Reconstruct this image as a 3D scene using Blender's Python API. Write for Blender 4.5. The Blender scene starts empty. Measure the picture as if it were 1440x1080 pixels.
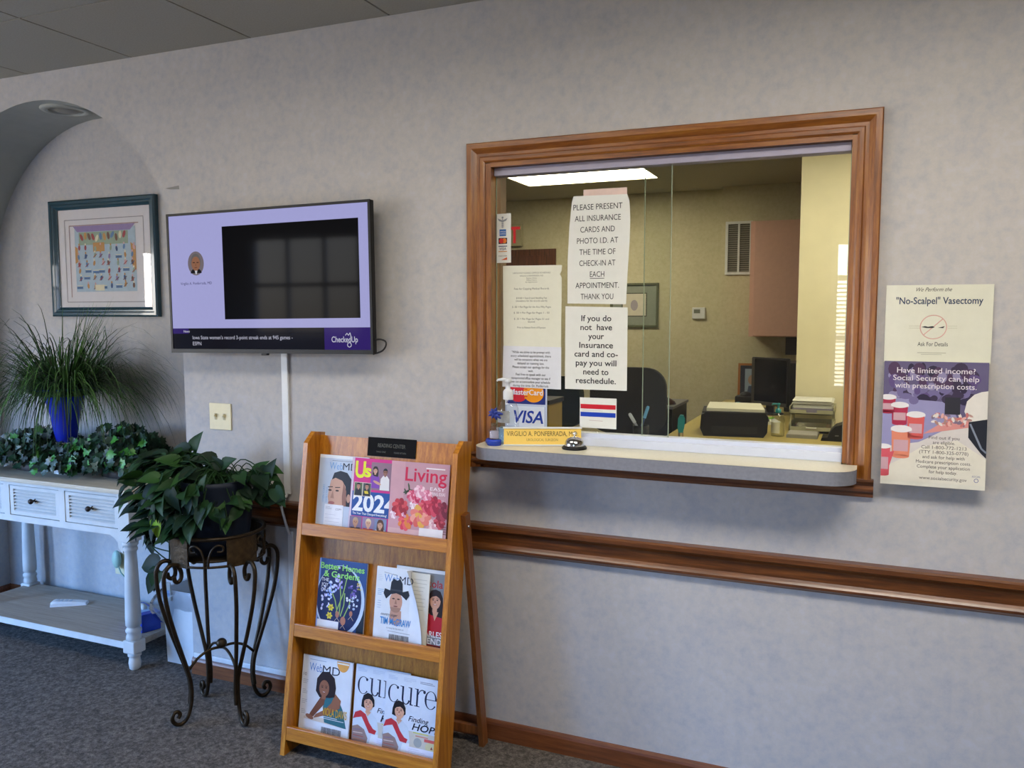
import bpy, bmesh, math, random
from mathutils import Matrix, Vector
PI = math.pi
scene = bpy.context.scene
COL = scene.collection

# ------------------------------------------------------------------ camera, sky, exposure
cam_data = bpy.data.cameras.new('camera')
cam_data.sensor_fit = 'HORIZONTAL'
cam_data.sensor_width = 36.0
cam_data.lens = 36.0 * 1164.66 / 1440.0
cam_data.clip_start = 0.05
cam = bpy.data.objects.new('camera', cam_data)
COL.objects.link(cam)
cam.location = (0.0, -2.7437, 1.5955)
cam.rotation_euler = (math.radians(90 - 4.8075), 0.0, math.radians(23.026))
scene.camera = cam

scene.view_settings.view_transform = 'Standard'
scene.view_settings.look = 'None'
scene.view_settings.gamma = 1.0
scene.view_settings.use_curve_mapping = False
scene.view_settings.exposure = 0.0

SKY_STRENGTH = 36.0
OFFICE_LAMP = 17.5
ROOM_LAMP = (25.0, 11.0)
ROOM_LAMPS = [(-0.368, 0.918, -1.803, -1.162), (-2.303, -1.017, -1.803, -1.162)]   # x0, x1, y0, y1 of the ceiling panels over the waiting room
world = bpy.data.worlds.new('daylight')
scene.world = world
world.use_nodes = True
wn = world.node_tree
wn.nodes.clear()
w_out = wn.nodes.new('ShaderNodeOutputWorld')
w_bg = wn.nodes.new('ShaderNodeBackground')
w_ramp = wn.nodes.new('ShaderNodeValToRGB')
w_sep = wn.nodes.new('ShaderNodeSeparateXYZ')
w_map = wn.nodes.new('ShaderNodeMapRange')
w_tc = wn.nodes.new('ShaderNodeTexCoord')
wn.links.new(w_tc.outputs['Generated'], w_sep.inputs[0])
wn.links.new(w_sep.outputs['Z'], w_map.inputs['Value'])
w_map.inputs['From Min'].default_value = -1.0
w_map.inputs['From Max'].default_value = 1.0
wn.links.new(w_map.outputs[0], w_ramp.inputs[0])
el = w_ramp.color_ramp.elements
el[0].position = 0.0; el[0].color = (0.22, 0.21, 0.18, 1)
el[1].position = 1.0; el[1].color = (0.18, 0.42, 1.15, 1)
e = el.new(0.49); e.color = (0.40, 0.36, 0.30, 1)
e = el.new(0.515); e.color = (0.52, 0.50, 0.47, 1)
e = el.new(0.555); e.color = (0.54, 0.56, 0.58, 1)
e = el.new(0.60); e.color = (0.40, 0.84, 1.68, 1)
e = el.new(0.68); e.color = (0.34, 0.86, 2.0, 1)
wn.links.new(w_ramp.outputs[0], w_bg.inputs['Color'])
w_bg.inputs['Strength'].default_value = SKY_STRENGTH
wn.links.new(w_bg.outputs[0], w_out.inputs[0])

# openings the daylight comes through: (x0, x1, z0, z1) in the wall behind the camera
REAR_Y = -4.5
LEFT_X = -6.4
LEFT_WINDOW = (-3.95, -2.515, 0.05, 2.26)      # y0, y1, z0, z1 of the glazed door in the left wall
REAR_WINDOWS = [(-5.95, -4.58, 1.32, 2.42), (-0.27, 0.15, 0.95, 2.22)]
OFFICE_RIGHT = 1.6
def portal(name, loc, rot, sx, sy):
    ld = bpy.data.lights.new(name, 'AREA')
    ld.shape = 'RECTANGLE'; ld.size = sx; ld.size_y = sy
    ld.cycles.is_portal = True
    o = bpy.data.objects.new(name, ld); COL.objects.link(o)
    o.location = loc; o.rotation_euler = rot
for (x0, x1, z0, z1) in REAR_WINDOWS:
    portal('window_daylight', ((x0 + x1) / 2, REAR_Y - 0.1, (z0 + z1) / 2), (PI / 2, 0, 0), x1 - x0, z1 - z0)
portal('window_daylight', (LEFT_X - 0.1, (LEFT_WINDOW[0] + LEFT_WINDOW[1]) / 2, (LEFT_WINDOW[2] + LEFT_WINDOW[3]) / 2),
       (PI / 2, 0, -PI / 2), LEFT_WINDOW[1] - LEFT_WINDOW[0], LEFT_WINDOW[3] - LEFT_WINDOW[2])

# ------------------------------------------------------------------ materials
def lin(h):
    h = h.lstrip('#')
    out = []
    for i in (0, 2, 4):
        c = int(h[i:i + 2], 16) / 255.0
        out.append(c / 12.92 if c <= 0.04045 else ((c + 0.055) / 1.055) ** 2.4)
    return tuple(out) + (1.0,)
MATS = {}
def base_mat(name):
    m = bpy.data.materials.new(name)
    m.use_nodes = True
    nt = m.node_tree
    return m, nt, nt.nodes['Principled BSDF']
def noise_node(nt, scale, detail=4, rough=0.55, stretch=None, coord='Object'):
    tc = nt.nodes.new('ShaderNodeTexCoord')
    mp = nt.nodes.new('ShaderNodeMapping')
    nt.links.new(tc.outputs[coord], mp.inputs['Vector'])
    if stretch: mp.inputs['Scale'].default_value = stretch
    nz = nt.nodes.new('ShaderNodeTexNoise')
    nz.inputs['Scale'].default_value = scale
    nz.inputs['Detail'].default_value = detail
    nz.inputs['Roughness'].default_value = rough
    nt.links.new(mp.outputs[0], nz.inputs['Vector'])
    return nz
def ramp_node(nt, fac, stops):
    r = nt.nodes.new('ShaderNodeValToRGB')
    els = r.color_ramp.elements
    els[0].position = stops[0][0]; els[0].color = stops[0][1]
    els[1].position = stops[-1][0]; els[1].color = stops[-1][1]
    for p, c in stops[1:-1]:
        k = els.new(p); k.color = c
    nt.links.new(fac, r.inputs[0])
    return r
def plain(name, col, rough=0.5, var=0.06, scale=30, metal=0.0, spec=0.5, bump=0.0, bscale=None, coat=0.0):
    """a colour with a faint procedural mottle"""
    if name in MATS: return MATS[name]
    m, nt, b = base_mat(name)
    c = lin(col)
    lo = tuple(max(0, x * (1 - var)) for x in c[:3]) + (1,)
    hi = tuple(min(1, x * (1 + var)) for x in c[:3]) + (1,)
    nz = noise_node(nt, scale)
    r = ramp_node(nt, nz.outputs['Fac'], [(0.3, lo), (0.7, hi)])
    nt.links.new(r.outputs[0], b.inputs['Base Color'])
    b.inputs['Roughness'].default_value = rough
    b.inputs['Metallic'].default_value = metal
    b.inputs['Specular IOR Level'].default_value = spec
    b.inputs['Coat Weight'].default_value = coat
    if bump:
        nb = noise_node(nt, bscale or scale * 3)
        bp = nt.nodes.new('ShaderNodeBump')
        bp.inputs['Strength'].default_value = bump
        bp.inputs['Distance'].default_value = 0.004
        nt.links.new(nb.outputs['Fac'], bp.inputs['Height'])
        nt.links.new(bp.outputs[0], b.inputs['Normal'])
    MATS[name] = m
    return m
def wood(name, dark, mid, light, stretch, rough=0.4, scale=6.0, coat=0.0):
    if name in MATS: return MATS[name]
    m, nt, b = base_mat(name)
    nz = noise_node(nt, scale, 6, 0.6, stretch)
    n2 = noise_node(nt, scale * 7, 3, 0.6, stretch)
    mx = nt.nodes.new('ShaderNodeMath'); mx.operation = 'MULTIPLY_ADD'
    nt.links.new(n2.outputs['Fac'], mx.inputs[0]); mx.inputs[1].default_value = 0.45
    nt.links.new(nz.outputs['Fac'], mx.inputs[2])
    r = ramp_node(nt, mx.outputs[0], [(0.45, lin(dark)), (0.72, lin(mid)), (0.95, lin(light))])
    nt.links.new(r.outputs[0], b.inputs['Base Color'])
    b.inputs['Roughness'].default_value = rough
    b.inputs['Coat Weight'].default_value = coat
    b.inputs['Coat Roughness'].default_value = 0.25
    bp = nt.nodes.new('ShaderNodeBump'); bp.inputs['Strength'].default_value = 0.12; bp.inputs['Distance'].default_value = 0.002
    nt.links.new(mx.outputs[0], bp.inputs['Height']); nt.links.new(bp.outputs[0], b.inputs['Normal'])
    MATS[name] = m
    return m
def glow(name, col, strength, rough=0.08):
    """a lit screen pixel or lamp diffuser: emits, and still has a glossy face"""
    if name in MATS: return MATS[name]
    m, nt, b = base_mat(name)
    b.inputs['Base Color'].default_value = (0.004, 0.004, 0.005, 1)
    nz = noise_node(nt, 60)
    c = lin(col)
    r = ramp_node(nt, nz.outputs['Fac'], [(0.2, tuple(x * 0.97 for x in c[:3]) + (1,)), (0.8, c)])
    nt.links.new(r.outputs[0], b.inputs['Emission Color'])
    b.inputs['Emission Strength'].default_value = strength
    b.inputs['Roughness'].default_value = rough
    b.inputs['Specular IOR Level'].default_value = 0.022
    MATS[name] = m
    return m
def glass_pane(name, tint=(0.93, 0.96, 0.94, 1), ior=1.5, refl=1.0):
    if name in MATS: return MATS[name]
    m = bpy.data.materials.new(name); m.use_nodes = True
    nt = m.node_tree; nt.nodes.clear()
    out = nt.nodes.new('ShaderNodeOutputMaterial')
    mix = nt.nodes.new('ShaderNodeMixShader')
    tr = nt.nodes.new('ShaderNodeBsdfTransparent')
    gl = nt.nodes.new('ShaderNodeBsdfGlossy'); gl.inputs['Roughness'].default_value = 0.015
    lw = nt.nodes.new('ShaderNodeLayerWeight'); lw.inputs['Blend'].default_value = 0.5
    pw = nt.nodes.new('ShaderNodeMath'); pw.operation = 'POWER'; pw.inputs[1].default_value = 4.5
    nt.links.new(lw.outputs['Facing'], pw.inputs[0])
    fr = nt.nodes.new('ShaderNodeMath'); fr.operation = 'MULTIPLY_ADD'; fr.inputs[1].default_value = 0.9; fr.inputs[2].default_value = ((ior - 1) / (ior + 1)) ** 2 * 1.6
    nt.links.new(pw.outputs[0], fr.inputs[0])
    nz = noise_node(nt, 3.0)
    r = ramp_node(nt, nz.outputs['Fac'], [(0.2, tint), (0.8, tuple(min(1, x * 1.02) for x in tint[:3]) + (1,))])
    nt.links.new(r.outputs[0], tr.inputs['Color'])
    mu = nt.nodes.new('ShaderNodeMath'); mu.operation = 'MULTIPLY'; mu.inputs[1].default_value = refl
    nt.links.new(fr.outputs[0], mu.inputs[0])
    nt.links.new(mu.outputs[0], mix.inputs[0]); nt.links.new(tr.outputs[0], mix.inputs[1]); nt.links.new(gl.outputs[0], mix.inputs[2])
    nt.links.new(mix.outputs[0], out.inputs[0])
    MATS[name] = m
    return m
def wallpaper(name, stops, rough=0.75):
    if name in MATS: return MATS[name]
    m, nt, b = base_mat(name)
    a = noise_node(nt, 34, 6, 0.66)
    c = noise_node(nt, 9, 3, 0.6)
    mx = nt.nodes.new('ShaderNodeMath'); mx.operation = 'MULTIPLY_ADD'; mx.inputs[1].default_value = 0.3
    nt.links.new(c.outputs['Fac'], mx.inputs[0]); 
    sc = nt.nodes.new('ShaderNodeMath'); sc.operation = 'MULTIPLY'; sc.inputs[1].default_value = 0.72
    nt.links.new(a.outputs['Fac'], sc.inputs[0]); nt.links.new(sc.outputs[0], mx.inputs[2])
    r = ramp_node(nt, mx.outputs[0], stops)
    nt.links.new(r.outputs[0], b.inputs['Base Color'])
    b.inputs['Roughness'].default_value = rough
    b.inputs['Specular IOR Level'].default_value = 0.3
    f = noise_node(nt, 220, 2)
    bp = nt.nodes.new('ShaderNodeBump'); bp.inputs['Strength'].default_value = 0.08; bp.inputs['Distance'].default_value = 0.002
    nt.links.new(f.outputs['Fac'], bp.inputs['Height']); nt.links.new(bp.outputs[0], b.inputs['Normal'])
    MATS[name] = m
    return m
def carpet(name):
    m, nt, b = base_mat(name)
    a = noise_node(nt, 260, 3, 0.7)
    c = noise_node(nt, 60, 3, 0.6)
    mx = nt.nodes.new('ShaderNodeMath'); mx.operation = 'MULTIPLY_ADD'; mx.inputs[1].default_value = 0.7
    nt.links.new(c.outputs['Fac'], mx.inputs[0]); 
    sc = nt.nodes.new('ShaderNodeMath'); sc.operation = 'MULTIPLY'; sc.inputs[1].default_value = 0.6
    nt.links.new(a.outputs['Fac'], sc.inputs[0]); nt.links.new(sc.outputs[0], mx.inputs[2])
    r = ramp_node(nt, mx.outputs[0], [(0.42, lin('#34312f')), (0.62, lin('#56514c')), (0.85, lin('#807870'))])
    nt.links.new(r.outputs[0], b.inputs['Base Color'])
    b.inputs['Roughness'].default_value = 0.95; b.inputs['Specular IOR Level'].default_value = 0.1
    bp = nt.nodes.new('ShaderNodeBump'); bp.inputs['Strength'].default_value = 0.6; bp.inputs['Distance'].default_value = 0.006
    nt.links.new(mx.outputs[0], bp.inputs['Height']); nt.links.new(bp.outputs[0], b.inputs['Normal'])
    MATS[name] = m
    return m

WALLP = wallpaper('speckled_wallpaper', [(0.34, lin('#a9a8ab')), (0.45, lin('#b1afb0')), (0.55, lin('#b8b4b0')), (0.66, lin('#bab8ba'))])
PLASTER = plain('grey_painted_plaster', '#a9aca8', 0.8, 0.04, 12)
CEIL = plain('ceiling_tile', '#a3a096', 0.95, 0.08, 160, bump=0.2)
CEILGAP = plain('ceiling_grid_gap', '#4a4844', 0.9)
OFFWALL = wallpaper('cream_office_wallpaper', [(0.38, lin('#beb695')), (0.5, lin('#c5bd9d')), (0.66, lin('#cbc4a6'))])
OFFSTUB = plain('brightened_yellow_paint', '#efe8c6', 0.6, 0.03, 8)  # partition colour lightened, so the paint itself carries part of its brighter light
OFFCEIL = plain('office_ceiling_tile', '#b5b09c', 0.9, 0.06, 80)
CARPET = carpet('blue_grey_carpet')
CASING = wood('honey_oak_casing_upright', '#4e2808', '#824a14', '#9e6822', (14, 14, 0.9), 0.35, 5, 0.3)
CASINGH = wood('honey_oak_casing_level', '#4e2808', '#824a14', '#9e6822', (0.9, 14, 14), 0.35, 5, 0.3)
RAIL = wood('dark_walnut_rail', '#3a1c0a', '#5e3415', '#7d4a20', (0.8, 16, 16), 0.32, 5, 0.35)
BASEB = wood('chestnut_baseboard', '#4a2512', '#6e3d1f', '#85502b', (0.8, 16, 16), 0.4, 5, 0.2)
OAK = wood('oak_rack_upright', '#8a4d0a', '#b06d14', '#c88828', (16, 16, 0.9), 0.38, 5, 0.25)
OAKH = wood('oak_rack_level', '#8a4d0a', '#b06d14', '#c88828', (0.9, 16, 16), 0.38, 5, 0.25)
LEGW = wood('rack_rear_leg_wood', '#5c3216', '#7b4820', '#945b2c', (16, 16, 0.9), 0.4, 5, 0.2)
WHITEP = plain('chalk_white_paint', '#c9cac7', 0.6, 0.06, 14)
SHELFW = wood('greyed_oak_shelf', '#877a69', '#9d9080', '#ab9e8d', (0.8, 14, 14), 0.6, 5)
TABTOP = wood('greyed_oak_top', '#aca08a', '#c3b8a2', '#cfc5b2', (0.8, 14, 14), 0.55, 5)
WPLAS = plain('white_plastic', '#d8dadb', 0.35, 0.03)
IVORY = plain('ivory_plastic', '#d9cfa8', 0.4, 0.03)
DULLB = plain('dull_black_plate', '#141416', 0.8, 0.1, spec=0.12)
BLACKP = plain('black_plastic', '#131315', 0.45, 0.1, spec=0.3)
BLACKM = plain('matt_black_plastic', '#1b1a1c', 0.6, 0.1)
GREYP = plain('grey_plastic', '#6d6d6e', 0.45, 0.05)
IRON = plain('bronzed_iron', '#352a1c', 0.42, 0.3, 40, metal=0.65, bump=0.15)
CHROME = plain('polished_chrome', '#cfcfd2', 0.12, 0.02, metal=1.0)
PAPER = plain('white_paper', '#dcddd6', 0.7, 0.02)
PAPERC = plain('cream_paper', '#d9d8c6', 0.7, 0.02)
LAMIN = plain('laminated_cream_card', '#d8d8c6', 0.18, 0.02, coat=0.5)
INK = plain('black_ink', '#232326', 0.6)
INKG = plain('grey_ink', '#77776f', 0.6)
GLASS = glass_pane('clear_window_glass', (0.90, 0.93, 0.89, 1))
PICGLASS = glass_pane('picture_glass', (0.97, 0.97, 0.97, 1))
GLEDGE = plain('glass_edge', '#8f9d8c', 0.2)
LILAC = plain('lilac_grey_track', '#9d98ab', 0.45, 0.03)
TRACKW = plain('white_aluminium_track', '#cdd3e2', 0.35, 0.02)
LAMW = plain('cream_laminate', '#d2cdb9', 0.35, 0.05, 90)
LAMG = plain('grey_laminate_edge', '#7f8089', 0.5, 0.08, 90)

# ------------------------------------------------------------------ mesh builder (all shapes given in world space)
WM = {}
def pick(parent): return WM.get(parent, Matrix.Identity(4))
class MB:
    def __init__(s, M=None):
        s.v = []; s.f = []; s.mi = []; s.sm = []; s.mats = []; s.M = M or Matrix.Identity(4); s.clip = None
    def mat(s, m):
        if m not in s.mats: s.mats.append(m)
        return s.mats.index(m)
    def add(s, verts, faces, m, smooth=False, M=None):
        T = s.M @ M if M is not None else s.M
        o = len(s.v); k = s.mat(m)
        s.v += [T @ Vector(p) for p in verts]
        for f in faces:
            s.f.append([i + o for i in f]); s.mi.append(k); s.sm.append(smooth)
        return s
    def box(s, x0, y0, z0, x1, y1, z1, m, bev=0.0, M=None):
        if bev > 0:
            bm = bmesh.new()
            bmesh.ops.create_cube(bm, size=1)
            for v in bm.verts:
                v.co = Vector(((x0 + x1) / 2 + v.co.x * (x1 - x0), (y0 + y1) / 2 + v.co.y * (y1 - y0), (z0 + z1) / 2 + v.co.z * (z1 - z0)))
            bmesh.ops.bevel(bm, geom=list(bm.edges), offset=bev, segments=2, profile=0.6, affect='EDGES')
            bm.verts.index_update()
            vs = [v.co.copy() for v in bm.verts]; fs = [[v.index for v in f.verts] for f in bm.faces]
            bm.free()
            return s.add(vs, fs, m, False, M)
        vs = [(x0, y0, z0), (x1, y0, z0), (x1, y1, z0), (x0, y1, z0), (x0, y0, z1), (x1, y0, z1), (x1, y1, z1), (x0, y1, z1)]
        fs = [(3, 2, 1, 0), (4, 5, 6, 7), (0, 1, 5, 4), (1, 2, 6, 5), (2, 3, 7, 6), (3, 0, 4, 7)]
        return s.add(vs, fs, m, False, M)
    def prism(s, pts, h0, h1, m, axis='z', M=None, smooth=False):
        """polygon pts extruded from h0 to h1 along an axis (z: pts=(x,y); y: pts=(x,z); x: pts=(y,z))"""
        def P(p, h):
            return (p[0], p[1], h) if axis == 'z' else (p[0], h, p[1]) if axis == 'y' else (h, p[0], p[1])
        n = len(pts)
        vs = [P(p, h0) for p in pts] + [P(p, h1) for p in pts]
        fs = [tuple(range(n))[::-1], tuple(range(n, 2 * n))]
        for i in range(n):
            j = (i + 1) % n
            fs.append((i, j, n + j, n + i))
        o = len(s.f)
        s.add(vs, fs, m, False, M)
        if smooth:
            for k in range(o + 2, len(s.f)): s.sm[k] = True
        return s
    def lathe(s, prof, m, seg=32, M=None, smooth=True):
        """prof: [(radius, z)...] about the z axis through the origin of M"""
        vs = []; fs = []
        n = len(prof)
        for r, z in prof:
            for k in range(seg):
                a = 2 * PI * k / seg
                vs.append((max(r, 1e-5) * math.cos(a), max(r, 1e-5) * math.sin(a), z))
        for i in range(n - 1):
            for k in range(seg):
                l = (k + 1) % seg
                fs.append((i * seg + k, i * seg + l, (i + 1) * seg + l, (i + 1) * seg + k))
        s.add(vs, fs, m, smooth, M)
        if prof[0][0] > 1e-4: s.add([vs[k] for k in range(seg)][::-1], [tuple(range(seg))], m, False, M)
        if prof[-1][0] > 1e-4: s.add([vs[(n - 1) * seg + k] for k in range(seg)], [tuple(range(seg))], m, False, M)
        return s
    def tube(s, pts, rad, m, seg=8, M=None, smooth=True, flat=1.0):
        pts = [Vector(p) for p in pts]; n = len(pts)
        rads = rad if isinstance(rad, (list, tuple)) else [rad] * n
        vs = []; fs = []
        t0 = (pts[1] - pts[0]).normalized()
        up = Vector((0, 0, 1)) if abs(t0.z) < 0.9 else Vector((1, 0, 0))
        nrm = (up - t0 * up.dot(t0)).normalized()
        for i in range(n):
            t = (pts[min(i + 1, n - 1)] - pts[max(i - 1, 0)])
            t = t.normalized() if t.length > 1e-9 else t0
            nrm = nrm - t * nrm.dot(t)
            if nrm.length < 1e-6: nrm = t.orthogonal()
            nrm.normalize()
            bn = t.cross(nrm)
            for k in range(seg):
                a = 2 * PI * k / seg
                vs.append(pts[i] + (nrm * math.cos(a) + bn * math.sin(a) * flat) * rads[i])
        for i in range(n - 1):
            for k in range(seg):
                l = (k + 1) % seg
                fs.append((i * seg + k, i * seg + l, (i + 1) * seg + l, (i + 1) * seg + k))
        s.add(vs, fs, m, smooth, M)
        s.add([vs[k] for k in range(seg)][::-1], [tuple(range(seg))], m, False, M)
        s.add([vs[(n - 1) * seg + k] for k in range(seg)], [tuple(range(seg))], m, False, M)
        return s
    def ball(s, c, r, m, seg=16, sc=(1, 1, 1)):
        prof = [(r * math.sin(PI * i / 12), -r * math.cos(PI * i / 12)) for i in range(13)]
        return s.lathe(prof, m, seg, Matrix.Translation(c) @ Matrix.Diagonal((*sc, 1)))
    # flat art on a sheet whose M maps (x right, y up, z outward)
    def rect(s, x0, y0, x1, y1, m, z=0.0004): return s.add([(x0, y0, z), (x1, y0, z), (x1, y1, z), (x0, y1, z)], [(0, 1, 2, 3)], m)
    def poly(s, pts, m, z=0.0004):
        if s.clip:          # keep printed shapes inside the sheet (x0, y0, x1, y1)
            for ax, lim, sg in ((0, s.clip[0], 1), (0, s.clip[2], -1), (1, s.clip[1], 1), (1, s.clip[3], -1)):
                out = []
                for i in range(len(pts)):
                    p, q = pts[i - 1], pts[i]
                    ip, iq = (p[ax] - lim) * sg >= 0, (q[ax] - lim) * sg >= 0
                    if ip != iq:
                        t = (lim - p[ax]) / (q[ax] - p[ax]); out.append((p[0] + (q[0] - p[0]) * t, p[1] + (q[1] - p[1]) * t))
                    if iq: out.append(q)
                pts = out
                if len(pts) < 3: return s
        a = sum(pts[i][0] * pts[(i + 1) % len(pts)][1] - pts[(i + 1) % len(pts)][0] * pts[i][1] for i in range(len(pts)))
        if a < 0: pts = pts[::-1]
        return s.add([(p[0], p[1], z) for p in pts], [tuple(range(len(pts)))], m)
    def ell(s, cx, cy, rx, ry, m, z=0.0004, a0=0, a1=360, n=20, rot=0):
        full = a1 - a0 >= 360
        k = n if full else n + 1
        c, si = math.cos(math.radians(rot)), math.sin(math.radians(rot))
        pts = []
        for i in range(k):
            a = math.radians(a0 + (a1 - a0) * i / n)
            x, y = rx * math.cos(a), ry * math.sin(a)
            pts.append((cx + x * c - y * si, cy + x * si + y * c))
        return s.poly(pts, m, z)
    def ring(s, cx, cy, r, w, m, z=0.0004, n=36):
        vs = []; fs = []
        for i in range(n):
            a = 2 * PI * i / n
            vs += [(cx + r * math.cos(a), cy + r * math.sin(a), z), (cx + (r - w) * math.cos(a), cy + (r - w) * math.sin(a), z)]
        for i in range(n):
            j = (i + 1) % n
            fs.append((2 * i, 2 * j, 2 * j + 1, 2 * i + 1))
        return s.add(vs, fs, m)
    def line(s, pts, w, m, z=0.0004):
        for (x0, y0), (x1, y1) in zip(pts[:-1], pts[1:]):
            dx, dy = x1 - x0, y1 - y0; l = math.hypot(dx, dy) or 1
            nx, ny = -dy / l * w / 2, dx / l * w / 2
            s.add([(x0 - nx, y0 - ny, z), (x1 - nx, y1 - ny, z), (x1 + nx, y1 + ny, z), (x0 + nx, y0 + ny, z)], [(0, 1, 2, 3)], m)
        return s
    def text(s, body, x, y, h, m, z=0.0006, align='l', width=None, bold=0.0, shear=0.0, clip=None, rot=0.0, M=None):
        """lettering: cap height h, baseline y; width squeezes or stretches the line"""
        vs, fs, w = glyphs(body, bold, shear)
        if not vs: return s
        k = h / 0.70
        kx = k if width is None else width / w
        ox = {'l': 0, 'c': -w * kx / 2, 'r': -w * kx}[align]
        c, si = math.cos(rot), math.sin(rot)
        out = []
        for p in vs:
            px, py = p[0] * kx + ox, p[1] * k
            out.append((x + px * c - py * si, y + px * si + py * c, z))
        if clip:
            bm = bmesh.new()
            bv = [bm.verts.new(p) for p in out]
            for f in fs:
                try: bm.faces.new([bv[i] for i in f])
                except ValueError: pass
            for co, no in (((clip[0], 0, 0), (-1, 0, 0)), ((clip[1], 0, 0), (1, 0, 0))):
                bmesh.ops.bisect_plane(bm, geom=bm.verts[:] + bm.edges[:] + bm.faces[:], plane_co=co, plane_no=no, clear_outer=True)
            bm.verts.index_update()
            out = [v.co.copy() for v in bm.verts]; fs = [[v.index for v in f.verts] for f in bm.faces]
            bm.free()
        return s.add(out, fs, m, False, M)
    def build(s, name, parent=None):
        me = bpy.data.meshes.new(name)
        if parent is None:
            xs = [p.x for p in s.v]; ys = [p.y for p in s.v]; zs = [p.z for p in s.v]
            T = Matrix.Translation(((min(xs) + max(xs)) / 2, (min(ys) + max(ys)) / 2, min(zs)))
            PW = Matrix.Identity(4)
        else:
            c = sum(s.v, Vector()) / len(s.v)
            PW = pick(parent)
            T = Matrix.Translation(PW.inverted() @ c)
        inv = (PW @ T).inverted()
        me.from_pydata([tuple(inv @ p) for p in s.v], [], s.f)
        for m in s.mats: me.materials.append(m)
        me.polygons.foreach_set('material_index', s.mi)
        me.polygons.foreach_set('use_smooth', s.sm)
        me.update()
        o = bpy.data.objects.new(name, me)
        COL.objects.link(o)
        if parent is not None: o.parent = parent
        o.matrix_local = T
        WM[o] = PW @ T
        return o
_GL = {}
def glyphs(body, bold, shear):
    key = (body, bold, shear)
    if key in _GL: return _GL[key]
    cu = bpy.data.curves.new('lettering', 'FONT')
    cu.body = body; cu.size = 1.0; cu.resolution_u = 3; cu.offset = bold; cu.shear = shear
    ob = bpy.data.objects.new('lettering', cu)
    COL.objects.link(ob)
    bpy.context.view_layer.update()
    ev = ob.evaluated_get(bpy.context.evaluated_depsgraph_get())
    me = ev.to_mesh()
    vs = [tuple(v.co) for v in me.vertices]; fs = [tuple(p.vertices) for p in me.polygons]
    ev.to_mesh_clear()
    bpy.data.objects.remove(ob); bpy.data.curves.remove(cu)
    if vs:
        x0 = min(v[0] for v in vs); w = max(v[0] for v in vs) - x0
        vs = [(v[0] - x0, v[1], 0) for v in vs]
        fs2 = []
        for f in fs:
            a = sum(vs[f[i]][0] * vs[f[(i + 1) % len(f)]][1] - vs[f[(i + 1) % len(f)]][0] * vs[f[i]][1] for i in range(len(f)))
            fs2.append(f if a >= 0 else f[::-1])
        fs = fs2
    else: w = 0
    _GL[key] = (vs, fs, w)
    return _GL[key]
def frame(o, X=(1, 0, 0), Y=(0, 0, 1)):
    X = Vector(X).normalized(); Y = Vector(Y); Y = (Y - X * Y.dot(X)).normalized(); Z = X.cross(Y)
    return Matrix(((X.x, Y.x, Z.x, o[0]), (X.y, Y.y, Z.y, o[1]), (X.z, Y.z, Z.z, o[2]), (0, 0, 0, 1)))
def thing(name, label, cat, loc, group=None, rotz=0.0):
    o = bpy.data.objects.new(name, None); COL.objects.link(o)
    o.empty_display_size = 0.1
    o.location = loc; o.rotation_euler = (0, 0, rotz)
    WM[o] = Matrix.Translation(loc) @ Matrix.Rotation(rotz, 4, 'Z')
    o['label'] = label; o['category'] = cat
    if group: o['group'] = group
    return o
def tag(o, label, cat, group=None):
    o['label'] = label; o['category'] = cat
    if group: o['group'] = group
    return o
def struct(o):
    o['kind'] = 'structure'
    return o
def sweep(mb, path, prof, m, closed=False, mh=None):
    """mitred moulding round a path of (x,z) corners in a wall plane; prof=[(offset outward from the path's right side, y)]"""
    n = len(path)
    rings = []
    for i in range(n):
        p = Vector(path[i])
        a = Vector(path[i]) - Vector(path[i - 1]) if (i > 0 or closed) else None
        b = Vector(path[(i + 1) % n]) - Vector(path[i]) if (i < n - 1 or closed) else None
        na = Vector((a.y, -a.x)).normalized() if a is not None else None
        nb = Vector((b.y, -b.x)).normalized() if b is not None else None
        if na is None: d = nb
        elif nb is None: d = na
        else:
            d = (na + nb); d = d / (d.length_squared / 2) if d.length > 1e-6 else na
        rings.append([(p.x + d.x * o, y, p.y + d.y * o) for o, y in prof])
    k = len(prof)
    segs = n if closed else n - 1
    for i in range(segs):
        r0, r1 = rings[i], rings[(i + 1) % n]
        hor = abs(path[i][1] - path[(i + 1) % n][1]) < abs(path[i][0] - path[(i + 1) % n][0])
        mm = mh if (mh and hor) else m
        vs = r0 + r1
        fs = []
        for j in range(k):
            l = (j + 1) % k
            fs.append((j, l, k + l, k + j))
        mb.add(vs, fs, mm)
        if not closed:
            if i == 0: mb.add(r0, [tuple(range(k))[::-1]], mm)
            if i == segs - 1: mb.add(r1, [tuple(range(k))], mm)
# ------------------------------------------------------------------ the waiting room
XL, XR, H, WT = LEFT_X, 3.0, 2.70, 0.16
AX, AR, ASP, ND = -3.565, 0.853, 1.725, 0.37       # arched recess: centre, radius, spring height, depth
AL, ARR = AX - AR, AX + AR
WX0, WX1, WZ0, WZ1 = -1.258, -0.038, 1.10, 2.128   # pass-through opening

mb = MB(); mb.box(XL, REAR_Y, -0.06, XR, 0.0, 0, CARPET); mb.box(AL - 0.02, 0.0, -0.06, ARR + 0.02, ND + 0.02, 0, CARPET)
struct(mb.build('floor'))

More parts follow.
